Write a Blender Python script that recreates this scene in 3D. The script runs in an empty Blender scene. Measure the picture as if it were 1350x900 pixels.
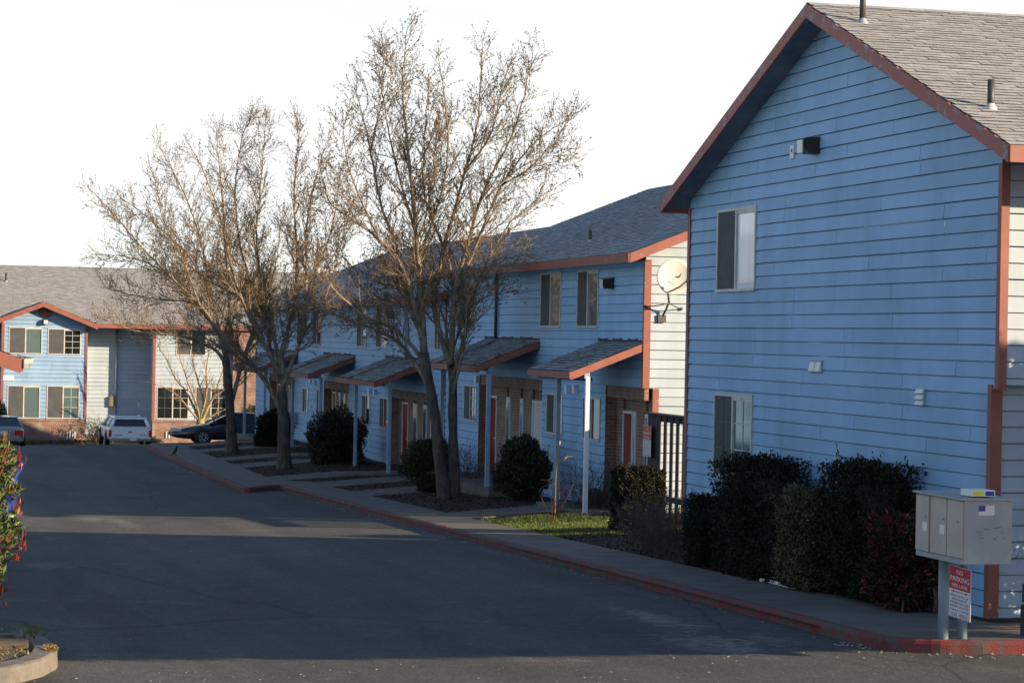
import bpy, bmesh, math, random
import numpy as np
from mathutils import Vector, Matrix
from mathutils.geometry import tessellate_polygon

random.seed(7)
RNG = np.random.default_rng(11)
sc = bpy.context.scene
COL = sc.collection

# ------------------------------------------------------------------ camera maths
# world: X to the right of the street, Y along the street, Z up; the eye is the origin
F, PITCH, ROLL, TH = 3150.36, .0013621, .0190529, .257632967
_cp, _sp = math.cos(PITCH), math.sin(PITCH)
_cr, _sr = math.cos(ROLL), math.sin(ROLL)
_ct, _st = math.cos(TH), math.sin(TH)
W = (np.array([[_cr, -_sr, 0], [_sr, _cr, 0], [0, 0, 1]]) @
     np.array([[1, 0, 0], [0, _cp, -_sp], [0, _sp, _cp]]) @
     np.array([[1, 0, 0], [0, 0, -1], [0, 1, 0]], float) @
     np.array([[_ct, -_st, 0], [_st, _ct, 0], [0, 0, 1]]))

def ray(x, y): return W.T @ np.array([(x - 675) / F, (y - 450) / F, 1.])
def onX(x, y, X): r = ray(x, y); return r * (X / r[0])
def onY(x, y, Y): r = ray(x, y); return r * (Y / r[1])

GY = [-400, -60, -10, 67, 97, 107, 111, 120, 145, 300, 900]
GZ = [-2.3, -2.0, -2.5, -4.31, -4.36, -4.85, -5.12, -5.42, -5.7, -6, -6]
def H(x, y):                       # level of the pavement at a place
    return float(np.interp(y, GY, GZ)) + .02 * (min(max(x, -10), 22) - 13.3)
def onG(x, y, dz=0.):
    r = ray(x, y); t = 5.
    while t < 400:
        p = r * t
        if p[2] < H(p[0], p[1]) + dz: break
        t += .25
    lo, hi = t - .25, t
    for _ in range(30):
        m = (lo + hi) / 2; p = r * m
        if p[2] < H(p[0], p[1]) + dz: hi = m
        else: lo = m
    return r * hi
KERB = .15

cam = bpy.data.cameras.new('camera'); camo = bpy.data.objects.new('camera', cam); COL.objects.link(camo)
cam.sensor_width = 36; cam.lens = F / 1350 * 36; cam.clip_start = .5; cam.clip_end = 3000
_m = Matrix.Identity(4)
for i in range(3):
    _m[i][0] = W[0][i]; _m[i][1] = -W[1][i]; _m[i][2] = -W[2][i]
camo.matrix_world = _m
sc.camera = camo

# ------------------------------------------------------------------ light
SUN_AZ = Vector((.8, -.6, 0)).normalized()
EL = math.radians(15.5)
sdir = Vector((SUN_AZ.x * math.cos(EL), SUN_AZ.y * math.cos(EL), math.sin(EL)))
w = bpy.data.worlds.new('World'); sc.world = w; w.use_nodes = True
nt = w.node_tree
sky = nt.nodes.new('ShaderNodeTexSky'); sky.sky_type = 'NISHITA'; sky.sun_disc = False
sky.sun_elevation = EL; sky.sun_rotation = math.atan2(SUN_AZ.x, SUN_AZ.y)
sky.air_density = 1.0; sky.dust_density = .25; sky.ozone_density = 3.0
bg = nt.nodes['Background']; bg.inputs['Strength'].default_value = .106
# thin white winter haze lying in the lower sky, with faint streaks
_tc = nt.nodes.new('ShaderNodeTexCoord'); _sp = nt.nodes.new('ShaderNodeSeparateXYZ'); nt.links.new(_tc.outputs['Generated'], _sp.inputs[0])
_mp = nt.nodes.new('ShaderNodeMapping'); _mp.inputs['Scale'].default_value = (2, 2, 14); nt.links.new(_tc.outputs['Generated'], _mp.inputs[0])
_nz = nt.nodes.new('ShaderNodeTexNoise'); _nz.inputs['Scale'].default_value = 2.2; _nz.inputs['Detail'].default_value = 5; nt.links.new(_mp.outputs[0], _nz.inputs['Vector'])
_mr = nt.nodes.new('ShaderNodeMapRange'); _mr.interpolation_type = 'SMOOTHSTEP'
for _i, _v in ((1, .45), (2, .12), (3, 0.), (4, .93)): _mr.inputs[_i].default_value = _v
nt.links.new(_sp.outputs[2], _mr.inputs[0])
_md = nt.nodes.new('ShaderNodeMath'); _md.operation = 'MULTIPLY_ADD'; nt.links.new(_nz.outputs['Fac'], _md.inputs[0]); _md.inputs[1].default_value = .5; _md.inputs[2].default_value = .72
_mm = nt.nodes.new('ShaderNodeMath'); _mm.operation = 'MULTIPLY'; _mm.use_clamp = True; nt.links.new(_mr.outputs[0], _mm.inputs[0]); nt.links.new(_md.outputs[0], _mm.inputs[1])
_mx = nt.nodes.new('ShaderNodeMix'); _mx.data_type = 'RGBA'; nt.links.new(_mm.outputs[0], _mx.inputs['Factor']); nt.links.new(sky.outputs[0], _mx.inputs['A']); _mx.inputs['B'].default_value = (4.35, 4.45, 4.4, 1)
nt.links.new(_mx.outputs['Result'], bg.inputs[0])
sl = bpy.data.lights.new('sun', 'SUN'); sl.energy = 5.0; sl.angle = math.radians(.5); sl.color = (1, .77, .50)
so = bpy.data.objects.new('sun', sl); COL.objects.link(so)
so.rotation_euler = sdir.to_track_quat('Z', 'Y').to_euler(); so.location = (30, 0, 40)
sc.view_settings.view_transform = 'Standard'; sc.view_settings.look = 'None'
sc.view_settings.exposure = 1.2; sc.view_settings.gamma = 1; sc.view_settings.use_curve_mapping = False

# ------------------------------------------------------------------ mesh builder
class MB:
    def __init__(s): s.v = []; s.blocks = []; s.n = 0
    def add(s, vs, fs, mi=0):
        o = s.n
        s.v.append(np.asarray(vs, float).reshape(-1, 3)); s.n += len(s.v[-1])
        if isinstance(fs, np.ndarray): s.blocks.append((fs + o, mi)); return
        by = {}
        for f in fs: by.setdefault(len(f), []).append(f)
        for k, l in by.items(): s.blocks.append((np.array(l, np.int64) + o, mi))
    def quad(s, a, b, c, d, mi=0): s.add([a, b, c, d], [[0, 1, 2, 3]], mi)
    def box(s, lo, hi, mi=0):
        x0, y0, z0 = lo; x1, y1, z1 = hi
        s.add([(x0, y0, z0), (x1, y0, z0), (x1, y1, z0), (x0, y1, z0), (x0, y0, z1), (x1, y0, z1), (x1, y1, z1), (x0, y1, z1)],
              [[0, 3, 2, 1], [4, 5, 6, 7], [0, 1, 5, 4], [1, 2, 6, 5], [2, 3, 7, 6], [3, 0, 4, 7]], mi)
    def obox(s, O, U, V, N, mi=0):     # box from corner O spanned by three edge vectors
        O, U, V, N = [np.asarray(a, float) for a in (O, U, V, N)]
        p = [O, O + U, O + U + V, O + V]; p = p + [q + N for q in p]
        if np.dot(np.cross(U, V), N) < 0:
            s.add(p, [[0, 1, 2, 3], [7, 6, 5, 4], [4, 5, 1, 0], [5, 6, 2, 1], [6, 7, 3, 2], [7, 4, 0, 3]], mi)
        else:
            s.add(p, [[3, 2, 1, 0], [4, 5, 6, 7], [0, 1, 5, 4], [1, 2, 6, 5], [2, 3, 7, 6], [3, 0, 4, 7]], mi)
    def tube(s, pts, rad, n=6, cap=True, mi=0):
        pts = np.asarray(pts, float); m = len(pts)
        rad = np.full(m, rad, float) if np.isscalar(rad) else np.asarray(rad, float)
        t = np.gradient(pts, axis=0) if m > 2 else np.repeat((pts[1] - pts[0])[None], 2, 0)
        t /= np.linalg.norm(t, axis=1)[:, None] + 1e-12
        ref = np.array([.31, .62, .72]) if abs(t[0] @ np.array([.31, .62, .72])) < .9 else np.array([1., 0, 0])
        a = np.cross(t, ref); a /= np.linalg.norm(a, axis=1)[:, None] + 1e-12
        b = np.cross(t, a)
        ang = np.arange(n) * 2 * math.pi / n
        ring = pts[:, None] + rad[:, None, None] * (np.cos(ang)[None, :, None] * a[:, None] + np.sin(ang)[None, :, None] * b[:, None])
        k = np.arange(n); k2 = (k + 1) % n; i = (np.arange(m - 1) * n)[:, None]
        fs = np.stack([i + k, i + k2, i + n + k2, i + n + k], -1).reshape(-1, 4); o = s.n
        s.add(ring.reshape(-1, 3), fs, mi)
        if cap: s.blocks.append((np.array([list(range(n))[::-1], [(m - 1) * n + q for q in range(n)]]) + o, mi))
    def prism(s, poly, ext, mi=0):     # planar polygon (3D points) pushed along ext
        p = np.asarray(poly, float); e = np.asarray(ext, float); n = len(p)
        nrm = np.zeros(3)
        for i in range(n): nrm += np.cross(p[i], p[(i + 1) % n])
        fs = [list(range(n))[::-1], [n + i for i in range(n)]] + [[i, (i + 1) % n, n + (i + 1) % n, n + i] for i in range(n)]
        if nrm @ e < 0: fs = [f[::-1] for f in fs]
        s.add(np.vstack([p, p + e]), fs, mi)
    def lathe(s, prof, n=16, c=(0, 0, 0), axis='z', mi=0):
        c = np.asarray(c, float); vs = []; fs = []
        for (r, h) in prof:
            for k in range(n):
                a = 2 * math.pi * k / n; p = (r * math.cos(a), r * math.sin(a), h)
                if axis == 'y': p = (p[0], p[2], -p[1])
                if axis == 'x': p = (p[2], p[1], -p[0])
                vs.append(c + np.array(p))
        for i in range(len(prof) - 1):
            for k in range(n):
                k2 = (k + 1) % n; fs.append([i * n + k, i * n + k2, (i + 1) * n + k2, (i + 1) * n + k])
        fs.append(list(range(n))[::-1]); fs.append([(len(prof) - 1) * n + k for k in range(n)])
        s.add(vs, fs, mi)
    def build(s, name, mats, parent=None, smooth=False, loc=None):
        if not isinstance(mats, (list, tuple)): mats = [mats]
        V = np.vstack(s.v)
        origin = np.array(loc if loc is not None else (world_loc(parent) if parent else (0, 0, 0)), float)
        V = V - origin
        me = bpy.data.meshes.new(name)
        ls = np.concatenate([np.full(len(f), f.shape[1], np.int32) for f, _ in s.blocks])
        li = np.concatenate([f.ravel() for f, _ in s.blocks]).astype(np.int32); fl = ls
        mis = np.concatenate([np.full(len(f), q, np.int32) for f, q in s.blocks])
        me.vertices.add(len(V)); me.vertices.foreach_set('co', V.astype(np.float32).ravel())
        me.loops.add(len(li)); me.loops.foreach_set('vertex_index', li)
        me.polygons.add(len(fl))
        me.polygons.foreach_set('loop_start', np.concatenate([[0], np.cumsum(ls)[:-1]]).astype(np.int32))
        me.polygons.foreach_set('loop_total', ls)
        for m in mats: me.materials.append(m)
        if len(mats) > 1: me.polygons.foreach_set('material_index', mis)
        me.polygons.foreach_set('use_smooth', np.full(len(fl), bool(smooth)))
        me.update(calc_edges=True); me.validate()
        o = bpy.data.objects.new(name, me); COL.objects.link(o)
        if parent:
            o.parent = parent; o.location = origin - np.array(world_loc(parent))
        else: o.location = origin
        return o

def world_loc(o):
    v = Vector((0, 0, 0))
    while o: v = v + o.location; o = o.parent
    return v
def tag(o, label=None, cat=None, group=None, kind=None):
    if label: o['label'] = label
    if cat: o['category'] = cat
    if group: o['group'] = group
    if kind: o['kind'] = kind
    return o
def empty(name, loc, label, cat, group=None):
    o = bpy.data.objects.new(name, None); COL.objects.link(o); o.location = [float(a) for a in loc]
    o.empty_display_size = .2
    return tag(o, label, cat, group)

# ------------------------------------------------------------------ materials
def mat(name, c1, c2=None, scale=4., lo=.35, hi=.65, rough=.75, bump=0., bscale=60., island=0., stretch=(1, 1, 1), metal=0.,
        spec=.4, c3=None, s3=30., t3=(.6, .7), fine=0., trans=0., detail=6.):
    m = bpy.data.materials.new(name); m.use_nodes = True; t = m.node_tree; N = t.nodes; L = t.links
    p = N['Principled BSDF']; p.inputs['Roughness'].default_value = rough; p.inputs['Metallic'].default_value = metal
    p.inputs['Specular IOR Level'].default_value = spec
    tc = N.new('ShaderNodeTexCoord'); mp = N.new('ShaderNodeMapping'); mp.inputs['Scale'].default_value = stretch
    L.new(tc.outputs['Object'], mp.inputs[0])
    def noise(s, d=detail):
        n = N.new('ShaderNodeTexNoise'); n.inputs['Scale'].default_value = s; n.inputs['Detail'].default_value = d
        n.inputs['Roughness'].default_value = .62; L.new(mp.outputs[0], n.inputs['Vector']); return n.outputs['Fac']
    def ramp(f, a, b):
        r = N.new('ShaderNodeMapRange'); r.inputs[1].default_value = a; r.inputs[2].default_value = b; L.new(f, r.inputs[0]); return r.outputs[0]
    def mix(f, a, b, bt='MIX'):
        x = N.new('ShaderNodeMix'); x.data_type = 'RGBA'; x.blend_type = bt
        if isinstance(f, float): x.inputs['Factor'].default_value = f
        else: L.new(f, x.inputs['Factor'])
        for s_, v in ((x.inputs['A'], a), (x.inputs['B'], b)):
            if isinstance(v, tuple): s_.default_value = (*v, 1)
            else: L.new(v, s_)
        return x.outputs['Result']
    col = c1
    if c2: col = mix(ramp(noise(scale), lo, hi), c1, c2)
    if c3: col = mix(ramp(noise(s3), *t3), col, c3)
    def scl(f, amt):
        nonlocal col
        r = N.new('ShaderNodeMapRange'); r.inputs[3].default_value = 1 - amt; r.inputs[4].default_value = 1 + amt; L.new(f, r.inputs[0])
        cc = N.new('ShaderNodeCombineColor')
        for i in range(3): L.new(r.outputs[0], cc.inputs[i])
        col = mix(1., col, cc.outputs[0], 'MULTIPLY')
    if fine: scl(ramp(noise(bscale, 2.), .25, .75), fine)
    if island:
        g = N.new('ShaderNodeNewGeometry'); scl(g.outputs['Random Per Island'], island)
    if isinstance(col, tuple): p.inputs['Base Color'].default_value = (*col, 1)
    else: L.new(col, p.inputs['Base Color'])
    if bump:
        b = N.new('ShaderNodeBump'); b.inputs['Strength'].default_value = 1.; b.inputs['Distance'].default_value = bump
        L.new(noise(bscale, 4.), b.inputs['Height']); L.new(b.outputs[0], p.inputs['Normal'])
    return m

def brick_mat(name, a, b, mortar):
    m = bpy.data.materials.new(name); m.use_nodes = True; t = m.node_tree; N = t.nodes; L = t.links
    p = N['Principled BSDF']; p.inputs['Roughness'].default_value = .85
    tc = N.new('ShaderNodeTexCoord'); sp = N.new('ShaderNodeSeparateXYZ'); L.new(tc.outputs['Object'], sp.inputs[0])
    ad = N.new('ShaderNodeMath'); L.new(sp.outputs[0], ad.inputs[0]); L.new(sp.outputs[1], ad.inputs[1])
    cb = N.new('ShaderNodeCombineXYZ'); L.new(ad.outputs[0], cb.inputs[0]); L.new(sp.outputs[2], cb.inputs[1])
    bt = N.new('ShaderNodeTexBrick'); L.new(cb.outputs[0], bt.inputs['Vector'])
    bt.inputs['Color1'].default_value = (*a, 1); bt.inputs['Color2'].default_value = (*b, 1); bt.inputs['Mortar'].default_value = (*mortar, 1)
    bt.inputs['Scale'].default_value = 1; bt.inputs['Mortar Size'].default_value = .008; bt.inputs['Brick Width'].default_value = .21
    bt.inputs['Row Height'].default_value = .075; bt.inputs['Bias'].default_value = -.1
    n = N.new('ShaderNodeTexNoise'); n.inputs['Scale'].default_value = 2.5; n.inputs['Detail'].default_value = 5; L.new(tc.outputs['Object'], n.inputs['Vector'])
    mx = N.new('ShaderNodeMix'); mx.data_type = 'RGBA'; mx.blend_type = 'MIX'
    r = N.new('ShaderNodeMapRange'); r.inputs[1].default_value = .48; r.inputs[2].default_value = .72; L.new(n.outputs['Fac'], r.inputs[0])
    L.new(r.outputs[0], mx.inputs['Factor']); L.new(bt.outputs['Color'], mx.inputs['A']); mx.inputs['B'].default_value = (.29, .23, .185, 1)
    L.new(mx.outputs['Result'], p.inputs['Base Color'])
    bp = N.new('ShaderNodeBump'); bp.inputs['Distance'].default_value = .006; bp.invert = True
    L.new(bt.outputs['Fac'], bp.inputs['Height']); L.new(bp.outputs[0], p.inputs['Normal'])
    return m

def plain(name, c, rough=.5, metal=0., spec=.5, ior=None, coat=0.):
    m = bpy.data.materials.new(name); m.use_nodes = True; p = m.node_tree.nodes['Principled BSDF']
    p.inputs['Base Color'].default_value = (*c, 1); p.inputs['Roughness'].default_value = rough; p.inputs['Metallic'].default_value = metal
    p.inputs['Specular IOR Level'].default_value = spec
    if ior: p.inputs['IOR'].default_value = ior
    if coat: p.inputs['Coat Weight'].default_value = coat; p.inputs['Coat Roughness'].default_value = .05
    return m

def siding_mat(name, col, dirt, amt=.5):
    m = mat(name, col, tuple(c * .78 for c in col), scale=.9, lo=.42, hi=.72, rough=.62, bump=.0012, bscale=260, stretch=(1, 1, .45),
            c3=dirt, s3=2.6, t3=(.575, .62 + .5 / (amt + .01)), island=.06, fine=.07)
    return m

M = {}
M['siding'] = siding_mat('blue_siding_paint', (.235, .412, .62), (.10, .14, .19), .9)
M['siding_pale'] = siding_mat('sunlit_siding_paint', (.35, .42, .49), (.2, .23, .27))  # paler copy of the blue paint: sunlight put into the wall colour
M['siding_far'] = siding_mat('dimmed_blue_siding_paint', (.225, .355, .53), (.14, .18, .24))  # darker copy of the blue paint: weak glancing sun put into the colour
M['trim'] = mat('rose_trim_paint', (.255, .088, .064), (.20, .07, .054), scale=3, rough=.6, c3=(.42, .30, .26), s3=7, t3=(.66, .74), fine=.06)
M['trim_peel'] = mat('peeling_rose_trim_paint', (.36, .125, .095), (.30, .105, .085), scale=3, rough=.7, c3=(.27, .25, .26), s3=6, t3=(.55, .64), fine=.08)
M['shingle'] = mat('asphalt_shingles', (.345, .345, .335), (.285, .285, .28), scale=9, rough=.92, bump=.004, bscale=160, island=.11, fine=.16)
M['shingle_dk'] = mat('mossy_stained_shingles', (.085, .07, .05), (.06, .05, .035), scale=9, rough=.95, bump=.004, bscale=160, island=.2)
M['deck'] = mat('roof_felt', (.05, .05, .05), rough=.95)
M['soffit'] = mat('soffit_paint', (.22, .26, .30), (.14, .16, .19), scale=2, rough=.8)
M['brick'] = brick_mat('weathered_brick', (.23, .115, .08), (.14, .075, .058), (.27, .24, .21))
M['door'] = mat('red_door_paint', (.21, .019, .013), (.17, .016, .012), scale=2, rough=.6, spec=.2)
M['white'] = mat('white_paint', (.66, .69, .74), (.56, .58, .61), scale=3, rough=.5, c3=(.35, .30, .24), s3=5, t3=(.68, .8))
M['greydoor'] = mat('pale_grey_paint', (.50, .53, .55), (.44, .46, .48), scale=3, rough=.5)
M['bluepost'] = mat('blue_post_paint', (.27, .385, .515), (.2, .29, .39), scale=4, rough=.6)
M['alum'] = mat('aluminium_window_frame', (.50, .49, .46), (.40, .39, .37), scale=6, rough=.45, metal=.0)
M['glass'] = plain('window_glass', (.012, .016, .018), .02, ior=2.1)
M['glass_curtain'] = mat('curtained_window_glass', (.80, .84, .85), (.70, .74, .76), scale=1.6, rough=.04, stretch=(7, 7, .3), spec=.9)
M['glass_bright'] = plain('sky_reflection_window_glass', (.15, .155, .155), .02, ior=2.3)  # base lifted to put some of the reflected bright sky into the colour
M['glass_teal'] = mat('blinds_behind_glass', (.10, .15, .15), (.07, .11, .115), scale=3, rough=.06, stretch=(1, 1, 14), spec=.9)
M['screen'] = mat('insect_screen', (.052, .056, .058), (.075, .08, .084), scale=2.5, rough=.8)
M['muntin'] = plain('pale_muntin', (.42, .42, .40), .5)
M['muntin_dim'] = plain('muntin_behind_screen', (.075, .075, .08), .7)
M['black'] = plain('black_plastic', (.018, .018, .018), .5)
M['pipe'] = mat('dark_vent_pipe', (.035, .035, .035), (.06, .055, .05), rough=.5)
M['metal'] = mat('galvanised_metal', (.42, .43, .44), (.33, .34, .35), scale=6, rough=.45, metal=.4)
M['lamp'] = plain('lamp_lens', (.55, .55, .50), .3)
M['gutter'] = mat('weathered_gutter', (.50, .50, .48), (.06, .055, .05), scale=5, lo=.45, hi=.6, rough=.5)
M['concrete'] = mat('old_concrete', (.145, .125, .102), (.095, .083, .07), scale=1.6, rough=.88, bump=.004, bscale=90, c3=(.09, .085, .08), s3=5, t3=(.62, .8), fine=.15)
M['kerbstone'] = mat('pale_kerb_concrete', (.175, .16, .138), (.11, .10, .088), scale=3, rough=.9, bump=.006, bscale=60, c3=(.10, .085, .06), s3=6, t3=(.6, .75), fine=.15)
M['kerbred'] = mat('worn_red_kerb_paint', (.19, .033, .036), (.12, .033, .032), scale=2.5, rough=.85, bump=.008, bscale=60, c3=(.085, .07, .062), s3=4.5, t3=(.46, .58), fine=.2)
M['asphalt'] = mat('asphalt', (.077, .072, .066), (.052, .050, .048), scale=.35, lo=.3, hi=.7, rough=.9, bump=.014, bscale=55, c3=(.105, .10, .092), s3=.9, t3=(.58, .8), fine=.6)
M['soil'] = mat('dark_bark_soil', (.032, .019, .014), (.017, .011, .009), scale=6, rough=.95, bump=.03, bscale=28, fine=.4)
M['ground'] = mat('rough_ground', (.07, .065, .035), (.05, .05, .03), scale=.3, rough=.95, bump=.03, bscale=9)
M['grass'] = mat('lawn_grass', (.085, .145, .02), (.115, .15, .03), scale=3, rough=.7, island=.4)
M['fence'] = mat('dark_stained_timber', (.055, .045, .038), (.035, .029, .026), scale=5, rough=.8, stretch=(1, 1, .2))
M['bark'] = mat('grey_bark', (.105, .088, .072), (.048, .04, .034), scale=7, lo=.4, hi=.6, rough=.9, bump=.02, bscale=30, stretch=(1, 1, .4))
M['twig'] = mat('twigs', (.23, .165, .10), (.14, .10, .065), scale=2, rough=.75, island=.25)
M['bud'] = mat('leaf_buds', (.17, .115, .05), (.10, .066, .034), scale=2, rough=.7, island=.35)
M['limb'] = mat('tan_limb_bark', (.25, .20, .14), (.12, .095, .07), scale=6, lo=.4, hi=.62, rough=.85, bump=.01, bscale=40)
M['palebark'] = mat('pale_yellow_bark', (.30, .24, .13), (.2, .16, .09), scale=4, rough=.8)
def leafmat(n, a, b, isl=.45, rough=.45, spec=.4): return mat(n, a, b, scale=2.2, lo=.3, hi=.7, rough=rough, island=isl, spec=spec)
M['leaf_dark'] = leafmat('dark_green_leaves', (.020, .026, .013), (.016, .015, .010), .5, .65, .15)
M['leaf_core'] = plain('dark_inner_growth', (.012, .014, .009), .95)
M['leaf_green'] = leafmat('green_leaves', (.04, .06, .022), (.025, .04, .02))
M['leaf_olive'] = leafmat('olive_leaves', (.085, .085, .03), (.04, .05, .022))
M['leaf_brown'] = leafmat('brown_leaves', (.05, .032, .024), (.03, .025, .018))
M['leaf_red'] = leafmat('red_leaves', (.19, .022, .026), (.10, .02, .02))
M['leaf_photinia'] = leafmat('glossy_photinia_leaves', (.10, .13, .035), (.05, .075, .022), .4, .4, .3)
M['leaf_photinia_red'] = leafmat('young_red_photinia_leaves', (.22, .026, .02), (.17, .045, .02), .45, .5, .25)
M['twig_brown'] = mat('dry_brown_stems', (.10, .07, .055), (.06, .045, .04), scale=3, rough=.9, island=.3)
M['twig_red'] = mat('reddish_stems', (.16, .05, .035), (.1, .035, .03), rough=.8)
M['sign_white'] = mat('sign_white', (.66, .67, .70), (.58, .6, .63), scale=5, rough=.35)
M['sign_red'] = mat('sign_red', (.48, .02, .025), (.42, .02, .025), scale=5, rough=.35)
M['sign_text'] = plain('sign_dark_red_text', (.28, .02, .03), .5)
M['sign_blue'] = plain('sign_blue_text', (.12, .12, .35), .5)
M['boxgrey'] = mat('painted_steel_grey', (.34, .35, .345), (.28, .29, .29), scale=3, rough=.5, c3=(.2, .18, .16), s3=4, t3=(.66, .8))
M['boxdoor'] = mat('faded_beige_steel', (.46, .41, .35), (.38, .34, .30), scale=3, rough=.5)
M['postblue'] = mat('pale_blue_steel_post', (.20, .28, .34), (.15, .22, .28), scale=4, rough=.5)
M['rust'] = mat('rust', (.10, .035, .02), (.05, .02, .015), scale=20, rough=.9)
M['paper'] = plain('paper_white', (.72, .71, .66), .6)
M['yellow'] = plain('yellow_label', (.75, .62, .06), .6)
M['navy'] = plain('printed_navy', (.03, .05, .22), .5)
M['dish'] = mat('dish_paint', (.62, .58, .50), (.55, .51, .44), scale=4, rough=.45)
M['darkgrey'] = plain('dark_grey_steel', (.06, .06, .062), .5)
M['blueplastic'] = plain('vivid_blue_plastic', (.012, .028, .24), .4)
M['tyre'] = plain('tyre_rubber', (.015, .015, .015), .8)
M['rim'] = plain('alloy_rim', (.55, .56, .58), .25, metal=.8)
M['carglass'] = plain('car_glass', (.008, .01, .012), .03, ior=1.7)
M['car_white'] = plain('white_car_paint', (.84, .84, .82), .3, coat=.6)
M['car_navy'] = plain('navy_car_paint', (.007, .010, .024), .3, coat=.8)
M['car_silver'] = plain('silver_car_paint', (.20, .20, .19), .3, metal=.3, coat=.6)
M['taillight'] = plain('red_tail_lens', (.45, .01, .012), .15, coat=.5)
M['headlight'] = plain('clear_headlamp', (.6, .62, .64), .12, coat=.5)
M['chrome'] = plain('chrome', (.6, .6, .6), .2, metal=.9)
M['crow'] = plain('black_feathers', (.008, .008, .01), .4)
M['timber'] = mat('weathered_timber', (.22, .17, .11), (.13, .1, .07), scale=5, rough=.9, stretch=(.3, 1, 1))
M['yellow_moss'] = mat('dry_moss', (.25, .15, .03), (.16, .11, .03), scale=20, rough=.95)
M['weed'] = leafmat('weeds', (.10, .15, .03), (.14, .12, .04))

# ------------------------------------------------------------------ building helpers
V3 = lambda *a: np.array(a, float)
LAP = .203
def sub(iv, h0, h1):
    out = []
    for a, b in iv:
        if h1 <= a or h0 >= b: out.append((a, b)); continue
        if h0 > a: out.append((a, h0))
        if h1 < b: out.append((h1, b))
    return out
def siding(mb, O, U, N, z0, z1, prof, holes=(), seed=0, zref=0., joints=True, lap=LAP):
    """lapped boards; prof(z) gives the (u0,u1) span of the wall at a height, holes are (u0,u1,z0,z1)"""
    O, U, N = V3(*O), V3(*U), V3(*N)
    rg = random.Random(seed)
    P = lambda u, z, d: O + U * u + N * d + V3(0, 0, z)
    k = math.floor((z0 - zref) / lap); rj = random.Random(seed + 99)
    off = 0.
    while zref + k * lap < z1:
        za = zref + k * lap; zb = za + lap; k += 1
        w0, w1 = rj.uniform(-.005, .005), rj.uniform(-.005, .005)
        off = (off + 1.22 + rg.choice([0, .4, 2.44])) % 3.66
        cuts = sorted({max(za, z0), min(zb - .016, z1), min(zb, z1)} | {z for h in holes for z in h[2:4] if max(za, z0) < z < min(zb, z1)})
        a0, b0 = prof(max(za, z0)); a1, b1 = prof(min(zb, z1))
        lo, hi = min(a0, a1), max(b0, b1)
        js = []
        if joints:
            j = off
            while j < hi:
                if j > lo + .4 and j < hi - .4 and rg.random() < .75: js.append(j + rg.uniform(-.05, .05))
                j += 3.66
        for s0, s1 in zip(cuts[:-1], cuts[1:]):
            if s1 - s0 < 1e-4: continue
            slot = s0 >= zb - .0165
            d0, d1 = (-.028, -.028) if slot else (.018 - .015 * (s0 - za) / lap, .018 - .015 * (s1 - za) / lap)
            (p0, q0), (p1, q1) = prof(s0 + 1e-5), prof(s1 - 1e-5)
            iv = [(0., 1.)]
            span = max(q0 - p0, 1e-6)
            for h in holes:
                if h[2] < s1 - 1e-5 and h[3] > s0 + 1e-5: iv = sub(iv, (h[0] - p0) / span, (h[1] - p0) / span)
            if not slot:
                for j in js: iv = sub(iv, (j - .004 - p0) / span, (j + .004 - p0) / span)
            for a, b in iv:
                if b - a < 1e-4: continue
                def uu(f, lo_, hi_): return lo_ + f * (hi_ - lo_)
                # keep vertical cuts vertical
                ua0 = uu(a, p0, q0); ub0 = uu(b, p0, q0)
                ua1 = p1 if a < 1e-6 else min(max(ua0, p1), q1); ub1 = q1 if b > 1 - 1e-6 else min(max(ub0, p1), q1)
                ja, jb = (w0 + (w1 - w0) * a, w0 + (w1 - w0) * b) if (not slot and abs(s0 - za) < 1e-5) else (0, 0)
                mb.quad(P(ua0, s0 + ja, d0), P(ub0, s0 + jb, d0), P(ub1, s1, d1), P(ua1, s1, d1))
                if not slot and abs(s0 - za) < 1e-5:
                    mb.quad(P(ua0, s0 + ja, -.028), P(ub0, s0 + jb, -.028), P(ub0, s0 + jb, d0), P(ua0, s0 + ja, d0))

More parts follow.
